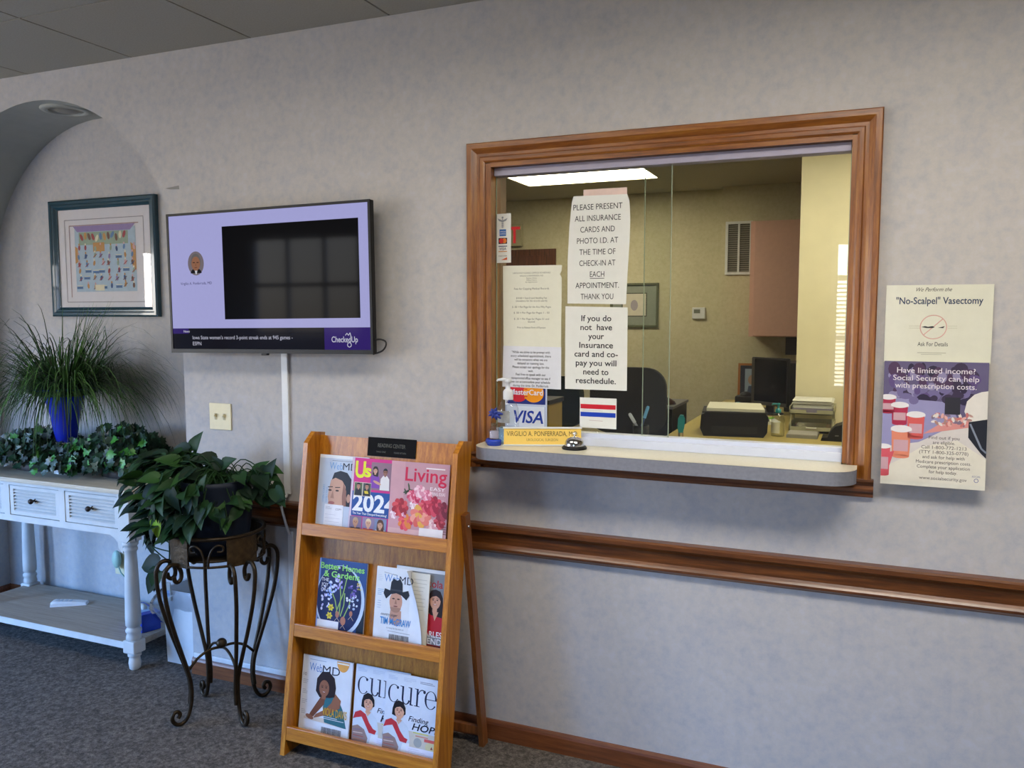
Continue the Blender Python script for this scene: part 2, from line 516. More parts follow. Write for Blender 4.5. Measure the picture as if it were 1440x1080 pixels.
mb = MB(); mb.box(XL, REAR_Y, H + 0.12, XR, WT, H + 0.16, CEILGAP); mb.box(XL, -0.001, H, XR, WT, H + 0.12, CEILGAP)
xs = [-2.95 + 0.645 * k for k in range(-6, 12)]; ys = [-0.515 - 0.645 * k for k in range(-1, 9)]
for i in range(len(xs) - 1):
    for j in range(len(ys) - 1):
        xa, xb = max(xs[i] + 0.004, XL), min(xs[i + 1] - 0.004, XR)
        ya, yb = max(ys[j + 1] + 0.004, REAR_Y), min(ys[j] - 0.004, 0.0)
        cx_, cy_ = (xa + xb) / 2, (ya + yb) / 2
        if any(a < cx_ < b and d < cy_ < e_ for a, b, d, e_ in ROOM_LAMPS): continue
        if xb - xa > 0.02 and yb - ya > 0.02: mb.box(xa, ya, H, xb, yb, H + 0.0055, CEIL); mb.box(xa - 0.004, ya - 0.004, H + 0.006, xb + 0.004, min(yb + 0.004, 0), H + 0.03, CEILGAP)
struct(mb.build('ceiling'))

mb = MB()
def wall_piece(mb, x0, x1, z0, z1, m=WALLP, back=OFFWALL, y0=0.0, y1=WT):
    mb.add([(x0, y0, z0), (x1, y0, z0), (x1, y0, z1), (x0, y0, z1)], [(0, 1, 2, 3)], m)
    mb.add([(x0, y1, z0), (x1, y1, z0), (x1, y1, z1), (x0, y1, z1)], [(3, 2, 1, 0)], back)
wall_piece(mb, XL, AL, 0, H)
wall_piece(mb, ARR, WX0, 0, H)
wall_piece(mb, WX0, WX1, 0, WZ0 - 0.02)
wall_piece(mb, WX0, WX1, WZ1, H)
wall_piece(mb, WX1, XR, 0, H)
NA = 48
arc = [(AX - AR * math.cos(PI * i / NA), ASP + AR * math.sin(PI * i / NA)) for i in range(NA + 1)]
for i in range(NA):
    (xa, za), (xb, zb) = arc[i], arc[i + 1]
    mb.add([(xa, 0, za), (xb, 0, zb), (xb, 0, H), (xa, 0, H)], [(0, 1, 2, 3)], WALLP)
    mb.add([(xa, WT, za), (xb, WT, zb), (xb, WT, H), (xa, WT, H)], [(3, 2, 1, 0)], OFFWALL)
# reveals of the pass-through: plaster on the office side
RV = plain('pinkish_plaster_reveal', '#94785e', 0.7, 0.03)
for x in (WX0, WX1):
    mb.add([(x, 0.0, WZ0), (x, WT, WZ0), (x, WT, WZ1), (x, 0.0, WZ1)], [(0, 1, 2, 3)], RV)
mb.add([(WX0, 0, WZ1), (WX1, 0, WZ1), (WX1, WT, WZ1), (WX0, WT, WZ1)], [(0, 1, 2, 3)], RV)
mb.add([(WX0, 0, WZ0 - 0.02), (WX1, 0, WZ0 - 0.02), (WX1, WT, WZ0 - 0.02), (WX0, WT, WZ0 - 0.02)], [(0, 1, 2, 3)], RV)
struct(mb.build('wall_front'))

# arched recess
mb = MB()
bt = 0.02
mb.box(AL - bt, ND, 0, ARR + bt, ND + bt, H - 0.05, WALLP)
mb.box(AL - bt, 0.002, 0, AL, ND, ASP, WALLP)
mb.box(ARR, 0.002, 0, ARR + bt, ND, ASP, WALLP)
struct(mb.build('wall_recess'))
mb = MB()
for i in range(NA):
    (xa, za), (xb, zb) = arc[i], arc[i + 1]
    mb.add([(xa, 0.001, za), (xb, 0.001, zb), (xb, ND, zb), (xa, ND, za)], [(0, 1, 2, 3)], PLASTER, True)
    k = 1 + bt / AR
    oa = (AX + (xa - AX) * k, ASP + (za - ASP) * k); ob_ = (AX + (xb - AX) * k, ASP + (zb - ASP) * k)
    mb.add([(oa[0], WT, oa[1]), (ob_[0], WT, ob_[1]), (ob_[0], ND + bt, ob_[1]), (oa[0], ND + bt, oa[1])], [(3, 2, 1, 0)], OFFWALL, True)
struct(mb.build('ceiling_recess'))

# other walls of the room
mb = MB(); l0, l1, lz0, lz1 = LEFT_WINDOW
mb.box(XL - 0.12, REAR_Y, 0, XL, l0, H + 0.06, WALLP); mb.box(XL - 0.12, l1, 0, XL, WT, H + 0.06, WALLP)
mb.box(XL - 0.12, l0, 0, XL, l1, lz0, WALLP); mb.box(XL - 0.12, l0, lz1, XL, l1, H + 0.06, WALLP); struct(mb.build('wall_left'))
mb = MB()
for a in (l0, l1 - 0.07, (l0 + l1) / 2 - 0.035): mb.box(XL - 0.09, a, lz0, XL - 0.04, a + 0.07, lz1, WPLAS)
for a in (lz0, 1.02, lz1 - 0.07): mb.box(XL - 0.088, l0 + 0.07, a, XL - 0.042, l1 - 0.07, a + 0.07, WPLAS)
struct(mb.build('door_2'))
mb = MB(); mb.box(XR, REAR_Y, 0, XR + 0.12, WT, H + 0.06, WALLP); struct(mb.build('wall_right'))
mb = MB()
edges = [XL - 0.12] + [v for w in REAR_WINDOWS for v in w[:2]] + [XR + 0.12]
for i in range(0, len(edges), 2): mb.box(edges[i], REAR_Y - 0.12, 0, edges[i + 1], REAR_Y, H + 0.06, WALLP)
for x0, x1, z0, z1 in REAR_WINDOWS:
    mb.box(x0, REAR_Y - 0.12, 0, x1, REAR_Y, z0, WALLP); mb.box(x0, REAR_Y - 0.12, z1, x1, REAR_Y, H + 0.06, WALLP)
struct(mb.build('wall_rear'))
for n, (x0, x1, z0, z1) in enumerate(REAR_WINDOWS):
    mb = MB(); y0, y1 = REAR_Y - 0.09, REAR_Y - 0.04
    for a in (x0, x1 - 0.05): mb.box(a, y0, z0, a + 0.05, y1, z1, WPLAS)
    for a in (z0, z1 - 0.05): mb.box(x0 + 0.05, y0, a, x1 - 0.05, y1, a + 0.05, WPLAS)
    for f in (1 / 3, 2 / 3): mb.box(x0 + (x1 - x0) * f - 0.02, y0 + 0.01, z0 + 0.05, x0 + (x1 - x0) * f + 0.02, y1 - 0.01, z1 - 0.05, WPLAS)
    for z in (1.40, 1.90): mb.box(x0 + 0.05, y0 + 0.012, z - 0.02, x1 - 0.05, y1 - 0.012, z + 0.02, WPLAS)
    if x0 > -1:      # a half-lowered blind of white slats
        for k in range(26): mb.add([(x0 + 0.05, y1, 1.02 + k * 0.034), (x1 - 0.05, y1, 1.02 + k * 0.034), (x1 - 0.05, y1 + 0.016, 1.035 + k * 0.034), (x0 + 0.05, y1 + 0.016, 1.035 + k * 0.034)], [(0, 1, 2, 3)], WPLAS)
    struct(mb.build('window_%d' % (n + 2)))

# mouldings
def mould_x(mb, prof, x0, x1, m, y=0.0): mb.prism([(y + a, b) for a, b in prof], x0, x1, m, 'x')
RAILP = [(0, 0.828), (-0.030, 0.826), (-0.036, 0.820), (-0.036, 0.806), (-0.026, 0.800), (-0.017, 0.790), (-0.015, 0.752), (-0.022, 0.744),
         (-0.026, 0.738), (-0.026, 0.730), (-0.018, 0.724), (-0.012, 0.718), (0, 0.716)]
BASEP = [(0, 0.074), (-0.006, 0.073), (-0.011, 0.066), (-0.014, 0.058), (-0.014, 0.0), (0, 0.0)]
mb = MB(); mould_x(mb, RAILP, ARR, XR, RAIL); struct(mb.build('trim_1'))
mb = MB(); mould_x(mb, RAILP, XL, AL, RAIL); struct(mb.build('trim_2'))
mb = MB(); mould_x(mb, RAILP, AL + 0.037, ARR, RAIL, ND)
mb.prism([(AL - a, b) for a, b in RAILP], 0.0, ND, RAIL, 'y'); struct(mb.build('trim_3'))
mb = MB(); mould_x(mb, BASEP, ARR, XR, BASEB); struct(mb.build('baseboard_front'))
mb = MB(); mould_x(mb, BASEP, XL, AL, BASEB); struct(mb.build('baseboard_left'))
mb = MB(); mould_x(mb, BASEP, AL + 0.015, ARR, BASEB, ND)
mb.prism([(AL - a, b) for a, b in BASEP], 0.0, ND, BASEB, 'y'); struct(mb.build('baseboard_recess'))

# ------------------------------------------------------------------ the pass-through window
WIN = bpy.data.objects.new('window_1', None); COL.objects.link(WIN); WIN.location = (-0.65, 0, 1.1)
WM[WIN] = Matrix.Translation((-0.65, 0, 1.1)); struct(WIN)
mb = MB()
# path runs up the left, across, down the right; outward offset is to the left of travel, so negative
CP = [(0, 0), (0, -0.012), (-0.006, -0.016), (-0.018, -0.016), (-0.022, -0.012), (-0.032, -0.012), (-0.044, -0.020), (-0.050, -0.024), (-0.066, -0.024), (-0.070, -0.020), (-0.070, 0)]
sweep(mb, [(WX0 - 0.008, 1.035), (WX0 - 0.008, WZ1 + 0.006), (WX1 + 0.0, WZ1 + 0.006), (WX1 + 0.0, 1.085)], CP, CASING, mh=CASINGH)
casing = mb.build('casing', WIN)
mb = MB()
mb.box(WX0 - 0.0085, -0.009, 1.136, WX0 + 0.014, 0.075, WZ1 + 0.004, CASING)
mb.box(WX1 - 0.014, -0.009, 1.136, WX1 + 0.0005, 0.075, WZ1 + 0.004, CASING)
mb.box(WX0 + 0.014, -0.009, WZ1 - 0.010, WX1 - 0.014, 0.075, WZ1 + 0.0065, CASINGH)
mb.build('jamb', WIN)
mb = MB()
AP = [(0, 1.092), (-0.024, 1.092), (-0.030, 1.086), (-0.024, 1.078), (-0.018, 1.072), (-0.026, 1.064), (-0.026, 1.056), (-0.016, 1.046), (-0.016, 1.036), (0, 1.034)]
mould_x(mb, AP, WX0 - 0.07, WX1 + 0.078, RAIL)
mb.build('apron_moulding', WIN)
mb = MB(); mb.box(WX0 + 0.015, 0.016, 2.090, WX1 - 0.004 - 0.012, 0.066, 2.117, LILAC, 0.002); mb.build('upper_track', WIN)
mb = MB()
mb.box(WX0 + 0.015, 0.012, 1.135, WX1 - 0.015, 0.030, 1.164, TRACKW, 0.002)
mb.box(WX0 + 0.015, 0.030, 1.135, WX1 - 0.015, 0.074, 1.178, TRACKW, 0.002)
mb.build('lower_track', WIN)
def pane(x0, x1, y):
    mb = MB()
    e = 0.0025
    mb.add([(x0, y, 1.176), (x1, y, 1.176), (x1, y, 2.092), (x0, y, 2.092)], [(0, 1, 2, 3)], GLASS)
    for x in (x0, x1): mb.box(x - 0.0012, y - e, 1.176, x + 0.0012, y + e, 2.092, GLEDGE)
    return mb.build('glass_pane', WIN)
GY = 0.036
pane(WX0 + 0.016, -0.604, GY)
pane(-0.700, WX1 - 0.016, GY + 0.022)

# ------------------------------------------------------------------ the office behind it
OXL, OXR, OYB = -4.7, OFFICE_RIGHT, 4.85
mb = MB(); mb.box(OXL, WT, -0.06, OXR, OYB, -0.001, plain('office_carpet', '#5c574d', 0.95, 0.2, 120)); struct(mb.build('floor_office'))
LX0, LX1, LY0, LY1 = -2.72, -1.565, 3.50, 4.02
mb = MB()
NX0, NX1, NY0, NY1 = -0.62, 0.53, 1.45, 2.05  # unseen front panel, added to throw warm light on desk and partition
for a in ((OXL, WT, LX0, OYB), (LX1, NY1, OXR, OYB), (LX0, WT, LX1, LY0), (LX0, LY1, LX1, OYB), (LX1, WT, NX0, NY1), (NX1, WT, OXR, NY1), (NX0, WT, NX1, NY0)): mb.box(a[0], a[1], H, a[2], a[3], H + 0.06, OFFCEIL)
struct(mb.build('ceiling_office'))
mb = MB(); mb.box(OXL - 0.1, OYB, 0, -1.18, OYB + 0.1, H, OFFWALL); mb.box(-1.18, OYB - 0.14, 0, OXR + 0.1, OYB + 0.1, H, OFFWALL); struct(mb.build('wall_office_back'))
mb = MB(); mb.box(OXL - 0.1, WT, 0, OXL, OYB, H, OFFWALL); struct(mb.build('wall_office_left'))
mb = MB(); mb.box(OXR, WT, 0, OXR + 0.1, OYB, H, OFFWALL)
struct(mb.build('wall_office_right'))
mb = MB(); mb.box(-0.397, 2.85, 0, OXR, 2.95, H, OFFSTUB); struct(mb.build('wall_office_partition'))
# brown door on the back wall
mb = MB()
DW = wood('dark_brown_door_wood', '#3c2010', '#5e351c', '#73462a', (14, 14, 0.9), 0.45, 5)
sweep(mb, [(-3.66, 0.0), (-3.66, 2.165), (-2.825, 2.165), (-2.825, 0.0)], [(0, OYB), (0, OYB - 0.02), (-0.062, OYB - 0.02), (-0.062, OYB)], DW)
mb.box(-3.66, OYB - 0.014, 0, -2.825, OYB - 0.001, 2.165, DW)
struct(mb.build('door_1'))
def smooth_path_(pts, n=5):
    P = [Vector(p) for p in pts]; out = []
    for i in range(len(P) - 1):
        p0, p1, p2, p3 = P[max(i - 1, 0)], P[i], P[i + 1], P[min(i + 2, len(P) - 1)]
        for k in range(n):
            u = k / n; out.append(0.5 * ((2 * p1) + (p2 - p0) * u + (2 * p0 - 5 * p1 + 4 * p2 - p3) * u * u + (3 * p1 - p0 - 3 * p2 + p3) * u ** 3))
    return out + [P[-1]]
# ------------------------------------------------------------------ console table
rnd = random.Random(7)
TX0, TX1, TY0, TY1, TZ = -4.19, -2.94, -0.12, 0.335, 0.826
CX = (TX0 + TX1) / 2
t = thing('console_table', 'distressed white console table with louvred drawers standing in the arched recess', 'table', (CX, (TY0 + TY1) / 2, 0))
mb = MB(); mb.box(TX0, TY0, TZ - 0.020, TX1, TY1, TZ - 0.006, TABTOP, 0.004); mb.box(TX0 + 0.003, TY0 + 0.003, TZ - 0.008, TX1 - 0.003, TY1, TZ, TABTOP, 0.002); mb.build('tabletop', t)
fy = TY0 + 0.022
mb = MB()
az0, az1 = 0.612, TZ - 0.020
mb.box(TX0 + 0.03, fy, 0.788, TX1 - 0.03, fy + 0.02, az1, WHITEP)
mb.box(TX0 + 0.03, fy, az0, TX1 - 0.03, fy + 0.02, 0.642, WHITEP)
dw = 0.335; gap = 0.037
dx = [CX + (k - 1) * (dw + gap) for k in range(3)]
for x0, x1 in ((TX0 + 0.03, dx[0] - dw / 2), (dx[0] + dw / 2, dx[1] - dw / 2), (dx[1] + dw / 2, dx[2] - dw / 2), (dx[2] + dw / 2, TX1 - 0.03)):
    mb.box(x0, fy, 0.642, x1, fy + 0.02, 0.788, WHITEP)
for x in (TX0 + 0.02, TX1 - 0.038): mb.box(x, fy + 0.02, az0, x + 0.018, TY1 - 0.02, az1, WHITEP)
mb.box(TX0 + 0.03, TY1 - 0.03, az0, TX1 - 0.03, TY1 - 0.012, az1, WHITEP)
mb.box(TX0 + 0.03, fy + 0.02, az0, TX1 - 0.03, TY1 - 0.03, az0 + 0.012, WHITEP)
for sx, x in ((1, TX0 + 0.066), (-1, TX1 - 0.066)):      # curved corner brackets
    mb.prism([(x, az0), (x + sx * 0.075, az0), (x + sx * 0.050, az0 - 0.012), (x + sx * 0.030, az0 - 0.03), (x + sx * 0.026, az0 - 0.055), (x + sx * 0.018, az0 - 0.065), (x, az0 - 0.08)], fy, fy + 0.018, WHITEP, 'y')
mb.build('apron', t)
KNOB = plain('dark_bronze_knob', '#2b221d', 0.3, 0.1, metal=0.5)
for x in dx:
    mb = MB(); a, b = x - dw / 2 + 0.003, x + dw / 2 - 0.003
    mb.box(a, fy + 0.003, 0.645, a + 0.022, fy + 0.03, 0.785, WHITEP); mb.box(b - 0.022, fy + 0.003, 0.645, b, fy + 0.03, 0.785, WHITEP)
    mb.box(a + 0.022, fy + 0.003, 0.645, b - 0.022, fy + 0.03, 0.661, WHITEP); mb.box(a + 0.022, fy + 0.003, 0.769, b - 0.022, fy + 0.03, 0.785, WHITEP)
    n = 7
    for k in range(n):
        z = 0.661 + 0.108 * k / n; h = 0.108 / n
        mb.prism([(fy + 0.003, z + 0.0005), (fy + 0.003, z + 0.0025), (fy + 0.022, z + h), (fy + 0.027, z + h), (fy + 0.027, z + 0.0005)], a + 0.022, b - 0.022, WHITEP, 'x')
    mb.box(a + 0.004, fy + 0.026, 0.646, b - 0.004, fy + 0.30, 0.780, WHITEP)
    d = mb.build('drawer', t)
    mb = MB(); mb.lathe([(0.009, 0), (0.006, 0.004), (0.005, 0.012), (0.011, 0.018), (0.0135, 0.024), (0.011, 0.030), (0.004, 0.032)], KNOB, 16, frame((x, fy + 0.008, 0.722)))
    mb.build('knob', d)
mb = MB(); mb.box(TX0 + 0.03, TY0 + 0.02, 0.100, TX1 - 0.03, TY1 - 0.02, 0.128, SHELFW, 0.003)
mb.box(TX0 + 0.045, TY0 + 0.016, 0.099, TX1 - 0.045, TY0 + 0.0199, 0.129, WHITEP)
mb.build('shelf', t)
for x in (TX0 + 0.043, TX1 - 0.043):
    for y in (TY0 + 0.043, TY1 - 0.043):
        mb = MB(); q = 0.034
        mb.box(x - q, y - q, 0.590, x + q, y + q, TZ - 0.020, WHITEP, 0.003)
        T = Matrix.Translation((x, y, 0))
        mb.lathe([(0.026, 0.590), (0.034, 0.584), (0.034, 0.572), (0.027, 0.566), (0.031, 0.556), (0.031, 0.548), (0.025, 0.540), (0.027, 0.50), (0.0315, 0.36),
                  (0.034, 0.24), (0.033, 0.205), (0.027, 0.200), (0.027, 0.194), (0.034, 0.186), (0.034, 0.176), (0.028, 0.168), (0.032, 0.158), (0.034, 0.146), (0.026, 0.136)], WHITEP, 24, T)
        mb.box(x - q, y - q, 0.080, x + q, y + q, 0.138, WHITEP, 0.006)
        mb.lathe([(0.018, 0.0), (0.024, 0.006), (0.027, 0.030), (0.024, 0.052), (0.022, 0.058), (0.029, 0.064), (0.029, 0.072), (0.022, 0.081)], WHITEP, 24, T)
        mb.build('leg', t)

# remote on the shelf
t = thing('remote_control', 'white curved remote control lying on the lower shelf of the console table', 'remote', (-3.66, 0.15, 0.128))
M = Matrix.Translation((-3.665, 0.145, 0.128)) @ Matrix.Rotation(math.radians(33), 4, 'Z')
mb = MB(M)
pr = [(-0.085, 0.0), (-0.083, 0.022), (-0.070, 0.027), (0.0, 0.022), (0.06, 0.016), (0.082, 0.013), (0.085, 0.0)]
n = len(pr); vs = []; fs = []
for s_ in (-1, -0.8, 0.8, 1):
    for x, z in pr: vs.append((x, s_ * (0.026 - 0.004 * (x > 0)), z if abs(s_) < 1 else z * 0.6))
for k in range(3):
    for i in range(n - 1): fs.append((k * n + i, k * n + i + 1, (k + 1) * n + i + 1, (k + 1) * n + i))
    fs.append((k * n + n - 1, k * n, (k + 1) * n, (k + 1) * n + n - 1))
fs.append(tuple(range(n))); fs.append(tuple(range(3 * n, 4 * n))[::-1])
mb.add(vs, fs, WPLAS); mb.build('body', t)
mb = MB(M); RB = plain('pale_grey_rubber_button', '#aab4bd', 0.6)
for i in range(4):
    for j in range(3): mb.box(-0.062 + i * 0.021, -0.014 + j * 0.011, 0.0205 - i * 0.001, -0.050 + i * 0.021, -0.008 + j * 0.011, 0.028 - i * 0.0018, RB, 0.001)
o = mb.build('button_pad', t)

# blue carton behind the front leg, on the shelf
BLUEB = plain('royal_blue_card', '#1e3fae', 0.35); PALEB = plain('pale_blue_card', '#9fc3ee', 0.4)
t = thing('tissue_carton', 'small blue and white carton on the shelf behind the right front table leg', 'box', (-3.09, 0.07, 0.128))
M = Matrix.Translation((-3.09, 0.075, 0.128)) @ Matrix.Rotation(math.radians(-20), 4, 'Z')
mb = MB(M); mb.box(-0.09, -0.045, 0, 0.09, 0.045, 0.085, BLUEB, 0.004); mb.box(-0.0905, -0.046, 0.03, -0.04, 0.046, 0.07, PALEB); mb.build('carton', t)
mb = MB(M); mb.box(-0.05, -0.03, 0.085, 0.05, 0.03, 0.0865, PALEB); mb.ball((0.0, 0, 0.092), 0.022, PAPER, 12, (1.3, 0.8, 0.8)); mb.build('tissue', t)

# night light plugged into the recess wall
PGREEN = plain('pale_green_plastic', '#a9c9b8', 0.4)
t = thing('night_light', 'pale green plug-in freshener on the recess wall below the console drawers', 'plug-in', (-3.545, ND - 0.02, 0.28))
mb = MB(); mb.box(-3.590, ND - 0.008, 0.235, -3.520, ND, 0.350, IVORY, 0.003); mb.build('outlet_plate', t)
mb = MB(); mb.ball((-3.553, ND - 0.028, 0.322), 0.028, PGREEN, 16, (1.0, 0.65, 1.7)); mb.build('housing', t)
mb = MB(); mb.tube([(-3.545, ND - 0.03, 0.295), (-3.525, ND - 0.03, 0.255), (-3.505, ND - 0.02, 0.225), (-3.50, ND - 0.012, 0.20)], 0.004, PGREEN); mb.build('cord', t)

# ------------------------------------------------------------------ blue vase with grass
VX, VY = -3.572, 0.095
COBALT = plain('cobalt_blue_glass', '#1c30b8', 0.16, 0.05, 8, coat=0.4)
t = thing('grass_vase', 'flared cobalt blue vase of arching green grass on the console table', 'vase', (VX, VY, TZ))
mb = MB(Matrix.Translation((VX, VY, 0)))
prof = [(0.040, 0.975), (0.045, 0.98), (0.052, 1.015), (0.0585, 1.05), (0.066, 1.102), (0.077, 1.155), (0.094, 1.195), (0.118, 1.222), (0.152, 1.237), (0.154, 1.241), (0.149, 1.242), (0.112, 1.224), (0.07, 1.16)]
mb.lathe(prof, COBALT, 40); mb.build('vessel', t)
mb = MB(Matrix.Translation((VX, VY, TZ))); mb.lathe([(0.06, 0), (0.06, 0.008), (0.02, 0.02), (0.018, 0.12), (0.045, 0.14), (0.052, 0.150), (0.047, 0.1505)], WPLAS, 24); mb.build('foot', t)
G = [plain('grass_green_dark', '#1b3416', 0.55, 0.25, 20), plain('grass_green_mid', '#34592a', 0.5, 0.25, 20), plain('grass_green_light', '#55823f', 0.5, 0.2, 20)]
mb = MB()
def blade(mb, p0, az, el, L, droop, w, m, n=8):
    p = Vector(p0); d = Vector((math.cos(az) * math.cos(el), math.sin(az) * math.cos(el), math.sin(el)))
    side = Vector((-math.sin(az), math.cos(az), 0)); pts = []
    for i in range(n + 1):
        pts.append(p.copy())
        d = (d + Vector((0, 0, -droop / n * (0.25 + 1.6 * i / n)))).normalized()
        p = p + d * L / n
        if p.y > ND - 0.045: p.y = ND - 0.045
    vs = []; fs = []
    for i, q in enumerate(pts):
        ww = w * (1 - (i / n) ** 1.6 * 0.93) / 2
        vs += [q - side * ww, q + side * ww]
    for i in range(n): fs.append((2 * i, 2 * i + 1, 2 * i + 3, 2 * i + 2))
    mb.add(vs, fs, m, True)
for k in range(1000):
    az = rnd.uniform(0, 2 * PI)
    r = 0.13 * math.sqrt(rnd.random())
    el = math.radians(rnd.triangular(8, 80, 46))
    L = rnd.uniform(0.34, 0.66)
    blade(mb, (VX + r * math.cos(az), VY + r * math.sin(az), 1.205), az + rnd.uniform(-0.5, 0.5), el, L, rnd.uniform(1.5, 3.7), rnd.uniform(0.005, 0.0085), G[rnd.choice((0, 0, 1, 1, 2))])
for k in range(26):       # the tall tuft leaning to the right
    blade(mb, (VX + 0.05 + rnd.uniform(-0.02, 0.02), VY + rnd.uniform(-0.03, 0.03), 1.22), rnd.uniform(-0.5, 0.5), math.radians(rnd.uniform(60, 74)), rnd.uniform(0.36, 0.52), rnd.uniform(0.1, 0.6), 0.0055, G[rnd.choice((1, 2, 2))])
mb.build('grass', t)

# ------------------------------------------------------------------ ivy along the table top
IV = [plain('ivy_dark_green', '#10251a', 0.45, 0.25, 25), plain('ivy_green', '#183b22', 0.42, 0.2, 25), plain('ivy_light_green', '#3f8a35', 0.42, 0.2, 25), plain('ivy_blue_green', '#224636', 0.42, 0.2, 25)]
IVY = [(0, -0.55), (0.42, -0.72), (0.50, -0.30), (0.95, -0.22), (0.62, 0.18), (0.55, 0.52), (0.25, 0.42), (0, 1.0), (-0.25, 0.42), (-0.55, 0.52), (-0.62, 0.18), (-0.95, -0.22), (-0.50, -0.30), (-0.42, -0.72)]
def leaf_poly(mb, c, nrm, up, size, outline, m, fold=0.18):
    n = Vector(nrm).normalized(); u = Vector(up); u = u - n * u.dot(n)
    if u.length < 1e-4: u = n.orthogonal()
    u.normalize(); s = u.cross(n)
    vs = [Vector(c) + n * 0.0]
    for x, y in outline: vs.append(Vector(c) + (s * x + u * y + n * (abs(x) * fold - y * y * 0.12)) * size)
    k = len(outline)
    mb.add(vs, [(0, 1 + i, 1 + (i + 1) % k) for i in range(k)], m, True)
def ivy(label, x0, x1, y0, y1, ztop, seed, count):
    r = random.Random(seed)
    t = thing('ivy_plant', label, 'plant', ((x0 + x1) / 2, (y0 + y1) / 2, TZ), 'ivy on the console table')
    mb = MB(); cx, cy = (x0 + x1) / 2, (y0 + y1) / 2
    px_ = cx - 0.075 if x0 < -3.9 else cx + 0.01
    mb.lathe([(0.07, 0), (0.085, 0.05), (0.08, 0.05), (0.065, 0.01)], BLACKM, 20, Matrix.Translation((px_, cy, TZ)) @ Matrix.Diagonal((1.8, 0.9, 1, 1)))
    mb.build('planter', t)
    lf = MB(); st = MB()
    for k in range(count):
        x = r.uniform(x0, x1)
        e = 1 - abs((x - cx) / ((x1 - x0) / 2)) ** 3
        top = ztop(x) - 0.075 * math.exp(-((x + 3.555) / 0.10) ** 2)
        y = r.uniform(y0, y1)
        f = r.random() ** 0.5
        ey = 1 - 0.5 * abs((y - cy) / ((y1 - y0) / 2)) ** 2
        z = TZ + 0.018 + (top - TZ) * f * ey * (0.35 + 0.65 * e)
        n = Vector((r.uniform(-0.7, 0.7), -0.9 + r.uniform(-0.5, 0.6), r.uniform(-0.1, 0.9)))
        sz = r.uniform(0.020, 0.033)
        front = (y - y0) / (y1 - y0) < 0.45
        m = IV[r.choice((0, 1, 1, 2, 3, 1, 0) if front else (0, 0, 1, 3, 1, 0, 0))]  # back leaves picked darker, painting shade into the depth of the mound
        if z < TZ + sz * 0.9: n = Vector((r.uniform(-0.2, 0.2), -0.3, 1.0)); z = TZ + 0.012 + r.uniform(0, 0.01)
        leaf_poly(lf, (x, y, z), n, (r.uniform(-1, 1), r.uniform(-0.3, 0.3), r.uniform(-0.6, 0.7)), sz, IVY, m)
        if k % 4 == 0: st.tube([(cx + (x - cx) * 0.5, cy, TZ + 0.05), ((x + cx) / 2 + (x - cx) * 0.3, (y + cy) / 2, z * 0.5 + (TZ + 0.08) * 0.5), (x, y, z)], 0.0016, IV[0], 4)
    lf.build('leaves', t); st.build('stems', t)
ivy('bushy green ivy spilling across the console table below the blue vase', -4.06, -3.36, -0.09, 0.27,
    lambda x: 1.035 + 0.025 * math.sin((x + 3.70) * 9) , 3, 980)
ivy('dark green ivy mound on the console table right of the blue vase', -3.46, -3.03, -0.05, 0.30, lambda x: 1.055, 5, 600)

# ------------------------------------------------------------------ framed print in the recess
TEAL = plain('teal_lacquer_frame', '#20414f', 0.22, 0.05, 10, coat=0.4)
PX0, PX1, PZ0, PZ1, PY = -3.947, -3.209, 1.584, 2.181, ND
t = thing('framed_picture', 'crowded cartoon print in a teal frame on the recess wall above the vase', 'picture', ((PX0 + PX1) / 2, PY, PZ0))
mb = MB()
FP = [(0, PY - 0.001), (0, PY - 0.024), (0.008, PY - 0.030), (0.020, PY - 0.030), (0.026, PY - 0.024), (0.034, PY - 0.024), (0.044, PY - 0.014), (0.048, PY - 0.012), (0.048, PY - 0.001)]
sweep(mb, [(PX0, PZ0), (PX0, PZ1), (PX1, PZ1), (PX1, PZ0)], FP, TEAL, True)
mb.build('frame', t)
MATB = plain('off_white_mount', '#d3cfd0', 0.8, 0.02)
M = frame((PX0, PY - 0.006, PZ0)); mb = MB(M); w, h = PX1 - PX0, PZ1 - PZ0
mb.rect(0.04, 0.04, w - 0.04, h - 0.04, MATB, 0.0)
GL = plain('mount_line', '#8e8a8c', 0.7)
mb.line([(0.095, 0.075), (0.095, h - 0.100), (w - 0.095, h - 0.100), (w - 0.095, 0.075), (0.095, 0.075)], 0.004, GL, 0.001)
mb.line([(0.128, 0.10), (0.128, h - 0.130), (w - 0.128, h - 0.130)], 0.005, plain('mount_bevel', '#9d7f7c', 0.7), 0.001)
mb.build('mount', t)
# a plain crowd of little figures at counters
ax0, ax1, ay0, ay1 = 0.165, w - 0.150, 0.128, h - 0.145
mb = MB(M); pal = [plain('print_' + n, c, 0.7) for n, c in (('sky_blue', '#a3b7c4'), ('slate_blue', '#5c7fa8'), ('ochre', '#b98748'), ('red', '#9a3d3f'), ('cream', '#d8cfae'), ('brown', '#6b4a3a'), ('violet', '#8d79a6'), ('grey_green', '#8fa088'), ('dark_blue', '#35507c'), ('pink', '#caa0a0'))]
mb.rect(ax0, ay0, ax1, ay1, pal[0], 0.001)
mb.poly([(ax0 - 0.01, ay1 + 0.012), (ax1, ay1 + 0.012), (ax1 - 0.035, ay1 - 0.018), (ax0 + 0.02, ay1 - 0.018)], pal[6], 0.0014)
mb.poly([(ax1 - 0.035, ay1 - 0.08), (ax1, ay1 - 0.10), (ax1, ay1 - 0.22), (ax1 - 0.025, ay1 - 0.20)], pal[2], 0.0014)
mb.poly([(ax0, ay1 - 0.09), (ax0 + 0.02, ay1 - 0.10), (ax0 + 0.02, ay1 - 0.17), (ax0, ay1 - 0.18)], pal[2], 0.0014)
